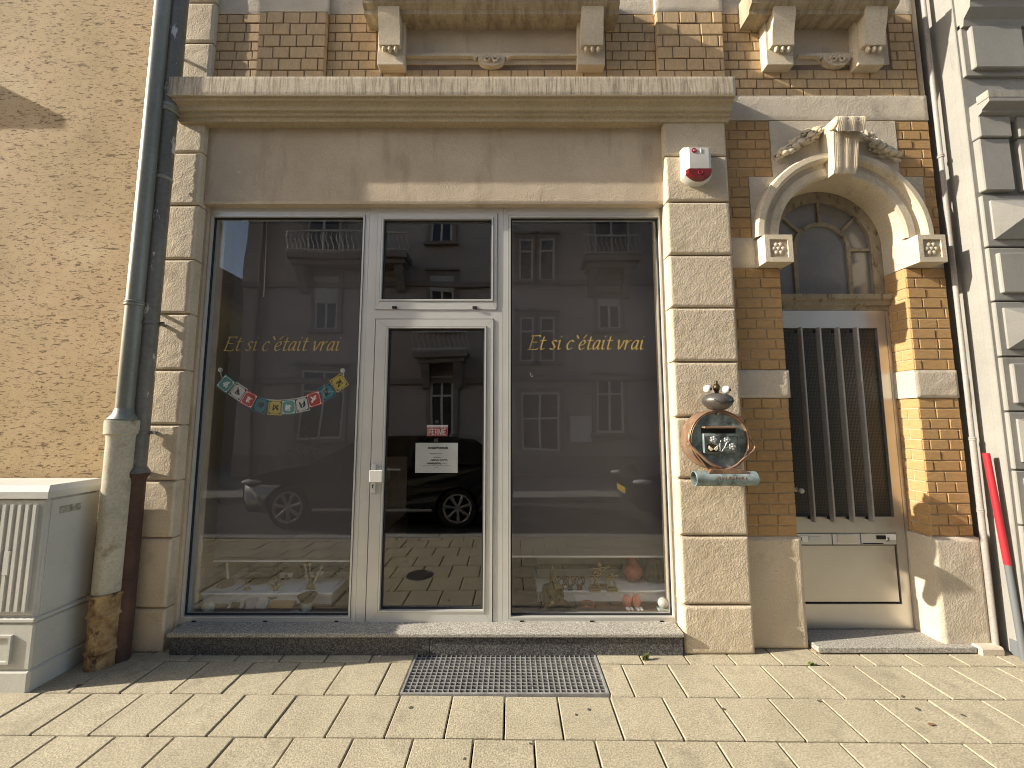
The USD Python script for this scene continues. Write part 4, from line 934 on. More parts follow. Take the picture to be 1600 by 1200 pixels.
# head
hc = at(1121, 627, fy); hx_, hz_ = float(hc[0]), float(hc[2])
obj('neck', tube([(hx_ + .0, fy + .0, hz_ - .09), (hx_, fy, hz_ - .05)], .012, 8), 'iron_pewter', fg, smooth=40)
hd = obj('head', lathe([(.001, -.066), (.03, -.063), (.062, -.050), (.09, -.024), (.100, .0), (.094, .022), (.07, .044), (.04, .054), (.001, .058)], (hx_, fy, hz_), 32), 'iron_pewter', fg, smooth=True)
obj('mouth', tube(smooth_line([(hx_ - .062, fy - .075, hz_ + .012), (hx_ - .04, fy - .094, hz_ - .01), (hx_, fy - .1, hz_ - .022), (hx_ + .05, fy - .088, hz_ - .008), (hx_ + .07, fy - .066, hz_ + .016)]), .003, 6), 'gasket', hd)
for px_, pyy in ((1105.5, 607.5), (1135, 609)):
    e = at(px_, pyy, fy - .02); ex, ez = float(e[0]), float(e[2])
    ey = obj('eye', ball((ex, fy - .02, ez), .027, 3), 'eye_white', fg, smooth=True)
    obj('pupil', ball((ex + .008, fy - .041, ez - .002), .011, 2), 'ink', ey, smooth=True)
obj('crown', cat(lathe([(.022, .0), (.012, .012), (.014, .02), (.022, .034), (.024, .05), (.014, .068), (.008, .074), (.011, .086), (.006, .094), (.001, .095)], (hx_ - .002, fy, hz_ + .048), 14)), 'bronze', fg, smooth=True)

# ------------------------------------------------------------------ electricity cabinet
c0 = ground_at(41, 1083.5); cx1, cy0 = float(c0[0]), float(c0[1]); cy1 = -.03; cx0 = cx1 - 1.15
hp, ht = .395, 1.17
ec = thing('electricity_cabinet', 'light grey electricity cabinet with ribbed door against the yellow wall', 'cabinet', ((cx0 + cx1) / 2, (cy0 + cy1) / 2, 0))
obj('plinth', cat(box(cx0, cx1, cy0, cy1, -.02, .12, .012), box(cx0 + .006, cx1 - .006, cy0 + .006, cy1, .12, hp - .012, .008)), 'cabinet_plinth', ec)
obj('plinth_panel', prism(sbox(cx1 - .62, .16, cx1 - .12, .32).difference(sbox(cx1 - .606, .174, cx1 - .134, .306)), cy0 - .006, cy0 + .02), 'cabinet_plinth', ec)
obj('body', box(cx0 + .012, cx1 - .012, cy0 + .016, cy1 - .01, hp, ht - .06, .01), 'cabinet_grey', ec)
obj('base_rail', box(cx0 + .004, cx1 - .002, cy0 + .0, cy1, hp - .008, hp + .018, .006), 'cabinet_grey', ec)
sd_ = box(cx1 - .016, cx1 - .004, cy0 + .03, cy1 - .04, hp + .03, ht - .075, .004)
obj('side_panel', sd_, 'cabinet_grey', ec)
dz0, dz1 = hp + .03, ht - .07
surf('residue', (.12, .115, .09), (.42, .405, .35), vscale=28, fine=90, bump=.1, rough=.9)
obj('sticker_residue', box(cx1 - .0045, cx1 - .0034, cy0 + .07, cy0 + .19, ht - .17, ht - .125, 0), 'residue', ec)
dd = obj('cabinet_door', box(cx0 + .02, cx1 - .02, cy0 + .006, cy0 + .03, dz0, dz1, .006), 'cabinet_grey', ec)
x = cx1 - .075
k = 0
while x > cx0 + .08:
    if k == 3: obj('handle_recess', box(x - .006, x + .034, cy0 - .010, cy0 + .01, .66, .80, .004), 'cabinet_grey', dd)
    pl = Polygon([(x, 0), (x + .012, 0), (x + .018, 1), (x + .012, 1)])
    obj('rib', prism(sbox(x, dz0 + .03, x + .020, dz1 - .03), cy0 - .009, cy0 + .01), 'cabinet_grey', dd)
    x -= .046; k += 1
lidp = [(cx0 - .012, cy0 - .012), (cx1 + .012, cy0 - .012), (cx1 + .012, cy1 + .01), (cx0 - .012, cy1 + .01)]
lid = m3.Manifold.hull_points(np.array([(x, y, ht - .062) for x, y in lidp] + [(x, y, ht - .022) for x, y in lidp] + [(cx0 + .03, cy0 + .03, ht + .012), (cx1 - .03, cy0 + .03, ht + .012), (cx1 - .03, cy1, ht + .012), (cx0 + .03, cy1, ht + .012)]))
obj('lid', lid, 'cabinet_grey', ec)

# ------------------------------------------------------------------ doorstep grating
gt = thing('doorstep_grating', 'rectangular galvanised steel grating set in the pavement before the shop door', 'grating', ((GX0 + GX1) / 2, (GY0 + GY1) / 2, 0))
fw = .012
obj('frame', prism(sbox(GX0, GY0, GX1, GY1).difference(sbox(GX0 + fw, GY0 + fw, GX1 - fw, GY1 - fw)), 0, .05).apply_transform(np.array([[1, 0, 0, 0], [0, 0, 1, 0], [0, 1, 0, -.046], [0, 0, 0, 1.0]])), 'galvanised', gt)
gm = []
nx = 36
for i in range(1, nx):
    x = GX0 + fw + (GX1 - GX0 - 2 * fw) * i / nx
    gm.append(box(x - .0026, x + .0026, GY0 + fw, GY1 - fw, -.03, .001, 0))
ny = 12
for j in range(1, ny):
    y = GY0 + fw + (GY1 - GY0 - 2 * fw) * j / ny
    gm.append(box(GX0 + fw, GX1 - fw, y - .0024, y + .0024, -.028, .0, 0))
obj('bars', cat(gm), 'galvanised', gt, kind='stuff')
lf = []
r = random.Random(12)
for i in range(1500):
    x, y = r.uniform(GX0 + .02, GX1 - .02), r.uniform(GY0 + .02, GY1 - .02)
    if meshkit.noise(np.array([[x * 5, y * 5, 0]]), 3)[0] < .42: continue
    a = r.uniform(0, 6.28); s = r.uniform(.006, .022); c, n_ = math.cos(a), math.sin(a)
    p = np.array([[x - s * c, y - s * n_, -.042], [x + s * .5 * n_, y - s * .5 * c, -.032 + r.uniform(0, .012)], [x + s * c, y + s * n_, -.041], [x - s * .5 * n_, y + s * .5 * c, -.030 + r.uniform(0, .012)]])
    lf.append(trimesh.Trimesh(p, [[0, 1, 2], [0, 2, 3]], process=False))
obj('leaf_litter', cat(lf), 'litter', label='dead leaves and debris lying under the doorstep grating', kind='stuff', cat='leaf litter')

# ------------------------------------------------------------------ things stuck to the glass
fly = GLASS_Y + .012
p0, p1 = at(345, 578, fly), at(536, 579, fly)
gl_ = thing('flag_garland', 'string of ten small coloured prayer flags hanging inside the left shop window', 'garland', (float((p0[0] + p1[0]) / 2), fly, float(p0[2]) - .25))
flags = [('teal', 353, 600), ('white', 372, 612), ('red', 389, 624), ('blue', 407, 633), ('yellow', 430, 637), ('teal', 451, 636), ('white', 472, 632), ('red', 491, 624), ('blue', 511, 613), ('yellow', 530, 598)]
angs = [-37, -33, -27, -18, -3, 3, 11, 17, 27, 36]
pts_ = [p0] + [at(px + 9 * math.sin(math.radians(a)), py - 12 * math.cos(math.radians(a)), fly) for (c, px, py), a in zip(flags, angs)] + [p1]
obj('cord', tube(smooth_line(pts_, 4), .0028, 6), 'white_plastic', gl_)
for (c, px, py), a in zip(flags, angs):
    ctr = at(px, py, fly - .002); w = .053; A = math.radians(a)
    def R_(q): return (ctr[0] + q[0] * math.cos(A) - q[1] * math.sin(A), ctr[2] + q[0] * math.sin(A) + q[1] * math.cos(A))
    sh = [(-w, -w * 1.05), (w, -w * 1.05), (w, w * 1.05), (-w, w * 1.05)]
    f_ = obj('flag', prism(Polygon([R_(q) for q in sh]), fly - .003, fly - .001), 'flag_' + c, gl_)
    ink = 'ink_white' if c in ('teal', 'red') else 'ink'
    pr_ = []
    r = random.Random(int(px))
    bo = Polygon([R_(q) for q in sh]); 
    o1 = Polygon([R_((x * .86, y * .86)) for x, y in sh]); o2 = Polygon([R_((x * .82, y * .82)) for x, y in sh])
    inner = affinity.scale(Point(ctr[0], ctr[2]).buffer(w * .86, 4), 1, 1)
    pr_.append(prism(o1.difference(affinity.rotate(sbox(ctr[0] - w * .74, ctr[2] - w * .95, ctr[0] + w * .74, ctr[2] + w * .95).buffer(0), a, origin=(ctr[0], ctr[2]))).difference(Point(ctr[0], ctr[2]).buffer(w * .98)), fly - .0042, fly - .003) if False else prism(o1.difference(o2).union(o1.difference(Point(ctr[0], ctr[2]).buffer(w * 1.02))), fly - .0042, fly - .003))
    g2 = []
    for k in range(3):
        s = smooth_line([R_((r.uniform(-.45, .45) * w, r.uniform(-.5, .5) * w)) for _ in range(4)], 5)
        g2.append(LineString(s).buffer(.0032))
    pr_.append(prism(union_all(g2).simplify(.0006), fly - .0042, fly - .003))
    obj('print', cat(pr_), ink, f_)
glass('suction', (.8, .8, .8), .12, .8)
for p in (p0, p1):
    obj('suction_cup', lathe([(.018, -.004), (.016, .002), (.008, .008), (.005, .016), (.001, .017)], (p[0], GLASS_Y + .0105, p[2]), 18, 'y'), 'eye_white', gl_, smooth=True)
# FERMÉ sign
sy = GLASS_Y + .012
s0, s1 = at(667, 664, sy), at(699.5, 681.5, sy)
fs = thing('closed_sign', 'small red FERMÉ sign inside the shop door glass above the paper notice', 'sign', (float((s0[0] + s1[0]) / 2), sy, float(s1[2])))
zsp = s1[2] + (s0[2] - s1[2]) * .78
obj('sign_plate', box(s0[0], s1[0], sy, sy + .003, s1[2], zsp, .0005), 'sign_red', fs)
obj('header_strip', box(s0[0], s1[0], sy, sy + .003, zsp + .0005, s0[2], .0005), 'paper', fs)
tm = meshkit.text_mesh('FERMÉ', 1.0, .002, bold=True); b_ = tm.bounds
tw, th = s1[0] - s0[0], zsp - s1[2]
v = np.array(tm.vertices); v = np.stack([s0[0] + tw * .09 + (v[:, 0] - b_[0][0]) / (b_[1][0] - b_[0][0]) * tw * .82, sy - .0005 - v[:, 2] * .3, s1[2] + th * .17 + v[:, 1] * th * .64], 1)
obj('lettering', trimesh.Trimesh(v, np.asarray(tm.faces)[:, ::-1], process=False), 'ink_white', fs)
obj('border', prism(sbox(s0[0] + .004, s1[2] + .004, s1[0] - .004, zsp - .004).difference(sbox(s0[0] + .006, s1[2] + .006, s1[0] - .006, zsp - .006)), sy - .0006, sy + .001), 'ink_white', fs)
pc = at(683, 659, sy); obj('suction_cup', lathe([(.018, -.001), (.016, .004), (.007, .01), (.001, .012)], (pc[0], GLASS_Y + .0075, pc[2]), 18, 'y'), 'suction', fs, smooth=True)
# paper notice
n0, n1 = at(649.5, 692, sy), at(715, 739, sy)
pn = thing('paper_notice', 'white paper notice with handwriting inside the shop door glass', 'notice', (float((n0[0] + n1[0]) / 2), sy, float(n1[2])))
obj('sheet', box(n0[0], n1[0], sy, sy + .001, n1[2], n0[2], 0), 'paper', pn)
W_, H_ = n1[0] - n0[0], n0[2] - n1[2]
hand = []; r = random.Random(8)
for (yy, a, b, amp, th_, seg) in ((.83, .30, .76, .028, .0030, 2), (.64, .34, .66, .012, .0011, 3), (.52, .42, .60, .014, .001, 1), (.43, .36, .76, .02, .0024, 2), (.32, .28, .60, .022, .0026, 1), (.315, .62, .74, .008, .001, 1), (.24, .18, .82, .006, .0009, 6), (.18, .46, .54, .006, .0009, 1)):
    n = int((b - a) / (.022 if amp > .015 else .016)); s = []
    for k in range(n + 1):
        s.append((n0[0] + W_ * (a + (b - a) * k / n) + r.uniform(-.002, .002), n1[2] + H_ * yy + H_ * amp * (1 if k % 2 else -1) * r.uniform(.5, 1.3)))
        if seg > 1 and k % max(2, n // seg) == 0 and len(s) > 2:
            hand.append(LineString(smooth_line(s, 3)).buffer(th_)); s = []
    if len(s) > 2: hand.append(LineString(smooth_line(s, 3)).buffer(th_))
obj('handwriting', prism(union_all(hand).simplify(.0004), sy - .0008, sy), 'ink', pn)
pc = at(682, 688, sy); obj('suction_cup', lathe([(.018, -.001), (.016, .004), (.007, .01), (.001, .012)], (pc[0], GLASS_Y + .0075, pc[2]), 18, 'y'), 'suction', pn, smooth=True)
# lone hook on the right window
hk = at(829, 583, sy)
lh = thing('suction_hook', 'small clear suction hook on the right shop window under the lettering', 'hook', tuple(map(float, hk)))
obj('cup', lathe([(.016, -.001), (.014, .004), (.007, .01), (.001, .012)], (hk[0], GLASS_Y + .0075, hk[2]), 16, 'y'), 'suction', lh, smooth=True)
obj('hook', tube([(hk[0], sy + .008, hk[2]), (hk[0] + .004, sy + .02, hk[2] - .02), (hk[0] + .014, sy + .02, hk[2] - .026), (hk[0] + .02, sy + .018, hk[2] - .016)], .003, 6), 'eye_white', lh)

# ------------------------------------------------------------------ behind the glass: blinds and display
YBL = .47
def blind(px0, px1, py, label):
    a, b = AX(px0, 875, YBL), AX(px1, 875, YBL); zb_ = AZ(py, YBL)
    t = thing('roller_blind', label, 'blind', ((a + b) / 2, YBL, zb_))
    obj('cloth', box(a, b, YBL, YBL + .002, zb_ + .012, FZ1 + .03, 0), 'blind_grey', t)
    obj('bottom_bar', box(a, b, YBL - .006, YBL + .008, zb_, zb_ + .014, .003), 'blind_bar', t)
    return a, b, zb_
ba, bb, bz = blind(334, 566, 878, 'dark grey roller blind let down behind the left shop window')
obj('pull_chain', tube([at(417, 341, YBL - .03), at(415, 400, YBL - .03), at(412, 464, YBL - .03)], .0035, 6), 'white_plastic', '/World/roller_blind')
ca, cb, cz = blind(782, 1064, 871, 'dark grey roller blind let down behind the right shop window')
# display bay linings
zfl = AZ(957, .24)                      # display floor
obj('display_floor', cat(box(R0 + .06, AX(574, 900, .3), .22, 1.35, .06, zfl, 0), box(AX(786, 900, .3), 1.28, .22, 1.35, .06, zfl, 0)), 'wood_dark', SB)
obj('display_lining', cat(box(R0 + .1, R0 + .14, .24, 1.35, zfl, FZ1, 0), box(R0 + .1, R0 + .14, .24, .3, zfl, FZ1, 0)), 'room_wall', SB)
surf('back_brown', (.26, .2, .15), (.40, .33, .26), vscale=5, fine=50, stretch=(1, 1, .3), bump=.1)
obj('display_side', cat(box(AX(574, 900, .3), AX(574, 900, .3) + .02, .26, 1.35, zfl, .62, 0), box(AX(786, 900, .3) - .02, AX(786, 900, .3), .26, 1.35, zfl, .62, 0)), 'wood_dark', SB)
obj('display_back', cat(box(R0 + .14, AX(574, 900, .3), 1.33, 1.35, zfl, 1.2, 0), box(AX(786, 900, .3), 1.3, 1.33, 1.35, zfl, 1.2, 0)), 'back_brown', SB)

# --- left display
G = lambda px, py, Y: at(px, py, Y)
def onbase(px, py, Y): p = at(px, py, Y); return float(p[0]), Y, float(p[2])
zpl = zfl + .085
pf = thing('display_plinth', 'low white display plinth in the left shop window', 'plinth', (AX(460, 940, .5), .5, zfl))
obj('top', box(AX(318, 945, .40), AX(522, 945, .40), .36, .78, zpl - .02, zpl, .004), 'white_board', pf)
obj('skirt', box(AX(320, 945, .40), AX(520, 945, .40), .372, .77, zfl, zpl - .02, .002), 'white_board', pf)
pf2 = thing('display_plinth', 'white display plinth with yellow shelf edge in the right shop window', 'plinth', (AX(940, 940, .5), .5, zfl))
obj('top', box(AX(839, 940, .42), 1.27, .40, .85, zpl - .015, zpl + .0, .004), 'white_board', pf2)
obj('skirt', box(AX(840, 940, .42), 1.265, .41, .84, zfl, zpl - .016, .002), 'white_board', pf2)
for nm, a, b, py0, py1, Yb, lb in (('shelf', 390, 538, 888, 879, .95, 'white shelf board on dark supports at the back of the left window display'), ('shelf', 840, 980, 881, 872, .95, 'cream shelf board at the back of the right window display')):
    t = thing(nm, lb, 'shelf', (AX((a + b) / 2, 885, Yb), Yb, zfl))
    obj('board', box(AX(a, 880, Yb), AX(b, 880, Yb), Yb, Yb + .3, AZ(py0, Yb), AZ(py1, Yb), .003), 'white_board' if a < 500 else 'cream_resin', t)
    for u in (.04, .32, .62, .96):
        xx = AX(a, 880, Yb) + (AX(b, 880, Yb) - AX(a, 880, Yb)) * u
        obj('support', box(xx - .012, xx + .012, Yb + .02, Yb + .28, zfl, AZ(py0, Yb), .002), 'wood_dark', t)
# seated figures in gold
def yoga(px, py, Y, h, label, look, arms):
    x, y, z = onbase(px, py, Y); s = h
    t = thing('seated_figurine', label, 'figurine', (x, y, z), 'gold yoga figurines in the left window')
    J = {'hip': ((x, y, z + .12 * s), .10 * s), 'chest': ((x, y, z + .42 * s), .11 * s), 'neck': ((x, y, z + .56 * s), .045 * s), 'head0': ((x, y, z + .68 * s), .08 * s), 'head1': ((x, y - .01 * s, z + .76 * s), .075 * s)}
    B = [('hip', 'chest'), ('chest', 'neck'), ('neck', 'head0'), ('head0', 'head1')]
    for q, sg in (('l', -1), ('r', 1)):
        J[q + 'h'] = ((x + sg * .1 * s, y, z + .1 * s), .075 * s); J[q + 'k'] = ((x + sg * .42 * s, y - .14 * s, z + .09 * s), .055 * s); J[q + 'f'] = ((x - sg * .06 * s, y - .26 * s, z + .05 * s), .035 * s)
        J[q + 's'] = ((x + sg * .14 * s, y, z + .5 * s), .05 * s)
        if arms == 'knee': J[q + 'e'] = ((x + sg * .27 * s, y - .04 * s, z + .3 * s), .035 * s); J[q + 'w'] = ((x + sg * .38 * s, y - .16 * s, z + .16 * s), .03 * s)
        elif arms == 'up': J[q + 'e'] = ((x + sg * .38 * s, y, z + .62 * s), .035 * s); J[q + 'w'] = ((x + sg * .16 * s, y, z + .84 * s), .03 * s)
        else: J[q + 'e'] = ((x + sg * .22 * s, y - .05 * s, z + .32 * s), .035 * s); J[q + 'w'] = ((x + sg * .03 * s, y - .16 * s, z + .44 * s), .03 * s)
        B += [(q + 'h', q + 'k'), (q + 'k', q + 'f'), ('hip', q + 'h'), ('chest', q + 's'), (q + 's', q + 'e'), (q + 'e', q + 'w')]
    obj('body', caps(J, B, 10), look, t, smooth=50)
    obj('hair', ball((x, y, z + .85 * s), .045 * s, 1), look, t, smooth=True)
yoga(386, 933, .42, .135, 'slim gold seated figurine leftmost of three in the left window', 'gold_satin', 'knee')
yoga(430, 933, .41, .165, 'gold seated figurine with raised elbows before the white card', 'gold_satin', 'up')
yoga(485, 931, .43, .165, 'gold seated figurine on the plinth beside the green bowl', 'gold_satin', 'pray')
# white card with a dark figure
x0, _, z0 = onbase(434, 921, .62); x1, _, z1 = onbase(457, 895, .62)
cd_ = thing('picture_card', 'white card with a dark dancer silhouette leaning in the left window', 'card', ((x0 + x1) / 2, .62, z0))
obj('card', prism(Polygon([(x0, z0), (x1 - .02, z0), (x1 + .006, z1), (x0 + .01, z1)]), .62, .625), 'paper', cd_)
xm = (x0 + x1) / 2 + .01; zm = z0
obj('silhouette', caps({'h': ((xm, .61, zm + .115), .011), 'c': ((xm, .61, zm + .085), .014), 'p': ((xm, .61, zm + .05), .012), 'f': ((xm - .01, .61, zm + .01), .006), 'k': ((xm + .02, .61, zm + .03), .008), 'a': ((xm - .05, .61, zm + .09), .005), 'b': ((xm + .045, .61, zm + .095), .005)}, [('h', 'c'), ('c', 'p'), ('p', 'f'), ('p', 'k'), ('c', 'a'), ('c', 'b')], 8), 'ink', cd_)
obj('backing_frame', box(x0 - .01, x1 + .05, .64, .66, z0 - .02, z1 + .05, .003), 'wood_dark', cd_)
def flat_item(name, label, catg, quad, Y0, Y1, look, thick=.006, extra=None):
    """booklet or tablet leaning on the plinth front: quad = px corners bl, br, tr, tl; bottom at Y0, top at Y1"""
    P_ = np.array([at(*quad[0], Y0), at(*quad[1], Y0), at(*quad[2], Y1), at(*quad[3], Y1)])
    n_ = np.cross(P_[1] - P_[0], P_[3] - P_[0]); n_ /= np.linalg.norm(n_)
    V = np.vstack([P_, P_ - n_ * thick]); 
    t = thing(name, label, catg, tuple(P_.mean(0)))
    obj('cover', trimesh.Trimesh(V).convex_hull, look, t)
    if extra:
        c = P_.mean(0); Q = c + (P_ - c) * extra[1] + n_ * .0015
        obj('motif', trimesh.Trimesh(np.vstack([Q, Q - n_ * .003])).convex_hull, extra[0], t)
flat_item('framed_tile', 'cream tile with a dark mandala leaning left of the booklets', 'tile', [(351, 958), (377, 958), (383, 936), (359, 937)], .27, .37, 'booklet', .008, ('bronze', .55))
flat_item('booklet', 'narrow mauve booklet standing between tile and cream booklet', 'booklet', [(380, 960), (394, 960), (404, 934), (388, 934)], .26, .37, 'booklet_pink')
flat_item('booklet', 'cream booklet standing between mauve booklet and wooden tablet', 'booklet', [(397, 955), (413, 955), (422, 935), (404, 935)], .28, .38, 'booklet')
flat_item('wooden_tablet', 'tan wooden tablet lying slanted on the front of the left plinth', 'tablet', [(408, 961), (449, 961), (466, 933), (430, 933)], .25, .40, 'wood_tan', .012)
x, y, z = onbase(325, 957, .27)
obj('geode', ball((x, y, z + .035), (.045, .035, .045), 3), 'geode', label='round pale geode at the left corner of the left window', cat='geode', smooth=True)
x, y, z = onbase(479, 957, .29)
bw = thing('green_bowl', 'green bowl on a pale pedestal in the left window', 'bowl', (x, y, z))
obj('pedestal', lathe([(.036, 0), (.036, .075), (.001, .076)], (x, y, z), 20), 'mint', bw, smooth=40)
obj('bowl', lathe([(.02, .076), (.05, .09), (.07, .125), (.066, .125), (.045, .096), (.001, .09)], (x + .0, y, z), 24), 'bronze', bw, smooth=True)
x, y, z = onbase(460, 960, .25)
obj('small_stone', ball((x, y, z + .006), (.045, .03, .022), 2), 'geode', label='small pale stone lying before the green bowl', cat='stone', smooth=True)
x, y, z = onbase(487, 930, .55)
tr = thing('branch_sculpture', 'pale coral-like branching sculpture behind the gold figurines', 'sculpture', (x, y, z)); r = random.Random(4); ms = []
for k in range(9):
    a = r.uniform(-.9, .9); q = smooth_line([(x, y, z), (x + .03 * a, y + r.uniform(-.02, .02), z + .08), (x + .10 * a, y + r.uniform(-.03, .03), z + r.uniform(.14, .26))], 4); ms.append(tube(q, np.linspace(.011, .006, len(q)), 6)); ms.append(ball(q[-1], .016, 1))
obj('branches', cat(ms), 'cream_resin', tr, smooth=True)
x, y, z = onbase(516, 922, .7)
obj('dark_orb', ball((x, y, z + .07), (.07, .06, .075), 3), 'wood_dark', label='dark round wicker orb at the right of the left window display', cat='orb', smooth=True)
x, y, z = onbase(407, 919, .6)
obj('shallow_dish', lathe([(.02, 0), (.09, .012), (.115, .028), (.108, .028), (.06, .014), (.001, .01)], (x, y, zpl), 24), 'bronze', label='shallow bronze dish behind the figurines in the left window', cat='dish', smooth=True)
x, y, z = onbase(352, 935, .50)
st_ = thing('incense_stand', 'wooden incense holder with a leaning stick at the left window side', 'incense holder', (x, y, zpl))
obj('stick', tube([(x + .01, y, zpl + .05), (x - .06, y + .05, zpl + .30)], .010, 8), 'cream_resin', st_)
obj('stand', lathe([(.06, 0), (.065, .01), (.04, .03), (.02, .055), (.001, .056)], (x, y, zpl), 18), 'wood_dark', st_, smooth=True)
x, y, z = onbase(415, 905, .95)
obj('brown_box', box(AX(387, 900, .93), AX(430, 900, .93), .93, 1.2, zfl, AZ(886, .93), .003), 'wood_dark', label='brown box under the shelf of the left window display', cat='box')

# --- right display
x, y, z = onbase(872, 957, .33)
bu = thing('buddha_statue', 'bronze seated buddha statue touching the earth in the right window', 'statue', (x, y, z)); s = .30
J = {'base': ((x, y, z + .07 * s), .2 * s), 'lap': ((x, y - .02, z + .2 * s), .19 * s), 'waist': ((x - .1 * s, y, z + .38 * s), .155 * s), 'chest': ((x - .14 * s, y, z + .58 * s), .165 * s), 'neck': ((x - .13 * s, y - .01, z + .74 * s), .06 * s), 'h0': ((x - .12 * s, y - .02, z + .86 * s), .10 * s), 'h1': ((x - .13 * s, y - .015, z + .95 * s), .09 * s), 'u': ((x - .14 * s, y, z + 1.06 * s), .045 * s), 'u2': ((x - .14 * s, y, z + 1.13 * s), .02 * s),
     'kl': ((x - .42 * s, y - .04, z + .1 * s), .1 * s), 'kr': ((x + .38 * s, y - .05, z + .13 * s), .12 * s),
     'sl': ((x - .33 * s, y, z + .62 * s), .07 * s), 'el': ((x - .36 * s, y - .02, z + .36 * s), .055 * s), 'wl': ((x - .16 * s, y - .17 * s, z + .16 * s), .045 * s), 'fl': ((x - .08 * s, y - .22 * s, z + .06 * s), .03 * s),
     'sr': ((x + .05 * s, y, z + .62 * s), .07 * s), 'er': ((x + .12 * s, y + .02, z + .38 * s), .055 * s), 'wr': ((x + .02 * s, y - .12 * s, z + .28 * s), .05 * s)}
obj('body', caps(J, [('base', 'lap'), ('lap', 'waist'), ('waist', 'chest'), ('chest', 'neck'), ('neck', 'h0'), ('h0', 'h1'), ('h1', 'u'), ('u', 'u2'), ('base', 'kl'), ('base', 'kr'), ('lap', 'kl'), ('lap', 'kr'), ('chest', 'sl'), ('sl', 'el'), ('el', 'wl'), ('wl', 'fl'), ('chest', 'sr'), ('sr', 'er'), ('er', 'wr')], 14), 'bronze', bu, smooth=50)
for i, px in enumerate((877, 891, 906)):
    x, y, z = onbase(px, 931, .42)
    t = thing('heart_ornament', ['openwork heart ornament next to the buddha statue', 'openwork heart ornament in the middle of three', 'openwork heart ornament nearest the star figures'][i], 'ornament', (x, y, zpl))
    ms = []
    for q in (-1, 1):
        ms.append(tube(smooth_line([(x + q * .004, y, zpl + .02), (x + q * .035, y, zpl + .05), (x + q * .036, y, zpl + .085), (x + q * .016, y, zpl + .098), (x, y, zpl + .078)], 5), .006, 8))
        ms.append(tube(smooth_line([(x + q * .002, y - .004, zpl + .03), (x + q * .018, y - .004, zpl + .055), (x + q * .016, y - .004, zpl + .08)], 5), .005, 8))
    obj('heart', cat(ms), 'bronze', t, smooth=True); obj('foot', box(x - .02, x + .02, y - .015, y + .015, zpl, zpl + .02, .003), 'bronze', t)
for i, (px, h) in enumerate(((929, .16), (956, .15), (938, .22))):
    Yq = .41 if i < 2 else .45
    x, y, z = onbase(px, 930, Yq)
    t = thing('star_figure', ['gold wire star figure on the left of the pair', 'gold wire star figure beside the red vase', 'tall gold wire star figure behind the pair'][i], 'ornament', (x, y, zpl)); ms = []
    w = h * .24
    for a, b in (((-w, .02), (0, h * .7)), ((w, .02), (0, h * .7)), ((-w, .03), (w, .03)), ((-w * 1.5, h * .66), (w * 1.5, h * .74)), ((0, h * .5), (w * 1.4, h * .78)), ((0, h * .5), (-w * 1.3, h * .62))):
        ms.append(tube([(x + a[0], y, zpl + a[1]), (x + b[0], y, zpl + b[1])], .005, 6))
    ms.append(ball((x, y, zpl + h * .82), h * .07, 2))
    obj('figure', cat(ms), 'gold_satin', t); obj('base', box(x - w * 1.2, x + w * 1.2, y - .025, y + .025, zpl, zpl + .022, .003), 'gold_satin', t)
x, y, z = onbase(989, 920, .60)
obj('red_vase', lathe([(.03, 0), (.055, .012), (.078, .05), (.08, .09), (.066, .13), (.04, .16), (.03, .19), (.034, .24), (.05, .27)], (x, y, zpl), 30), 'red_ceramic', label='bulbous red marbled vase at the right of the right window', cat='vase', smooth=True)
x, y, z = onbase(1022, 924, .60)
pv = thing('plant_vase', 'dark grooved vase with spiky dark leaves at the right window edge', 'vase', (x, y, zpl))
vp = [(.05, 0), (.075, .01), (.09, .045), (.088, .09), (.07, .13), (.05, .16), (.055, .18)]
m = lathe(vp, (0, 0, 0), 48); v = np.array(m.vertices); an = np.arctan2(v[:, 1], v[:, 0]); k = 1 + .05 * np.cos(12 * an); v[:, :2] *= k[:, None]
obj('vase', trimesh.Trimesh(v + [x, y, zpl], m.faces, process=False), 'dark_leaf', pv, smooth=True)
r = random.Random(9)
for k in range(12):
    a = r.uniform(0, 6.28); l = r.uniform(.08, .16); ca_, sa_ = math.cos(a), math.sin(a)
    b0 = np.array([x, y, zpl + .15]); tip = b0 + [ca_ * l * .8, sa_ * l * .5, l]; sd2 = np.array([-sa_, ca_, 0]) * .010; mdl = b0 * .5 + tip * .5 + [0, 0, .02]
    obj('leaf', trimesh.Trimesh(np.array([b0 - sd2 * .5, b0 + sd2 * .5, mdl + sd2, mdl - sd2, tip]), [[0, 1, 2], [0, 2, 3], [3, 2, 4]], process=False), 'dark_leaf', pv)
for i, px in enumerate((979, 994)):
    x, y, z = onbase(px + 3, 956, .31)
    t = thing('egg_figurine', ['salmon egg figurine with white feet, the left one of two', 'salmon egg figurine with white feet, the right one of two'][i], 'figurine', (x, y, z))
    obj('egg', ball((x - .008, y + .01, z + .075), (.034, .03, .046), 3), 'salmon', t, smooth=True)
    for q in (-1, 1): obj('foot', ball((x + .006 + q * .014, y - .012, z + .018), (.017, .034, .02), 2), 'white_board', t, smooth=True)
x, y, z = onbase(919, 952, .36)
obj('small_dish', lathe([(.03, 0), (.034, .014), (.05, .022), (.054, .046), (.049, .046), (.044, .026), (.001, .022)], (x, y, z), 24), 'red_ceramic', label='small dark red dish before the white plinth', cat='dish', smooth=True)
x, y, z = onbase(902, 959, .26)
obj('crystal', trimesh.Trimesh(np.array([(x - .035, y, z), (x + .03, y, z), (x, y + .03, z), (x, y - .02, z), (x - .005, y, z + .028), (x + .012, y + .006, z + .02)])).convex_hull, 'white_board', label='small white crystal lying at the bottom of the right window', cat='crystal')
x, y, z = onbase(1036, 956, .29)
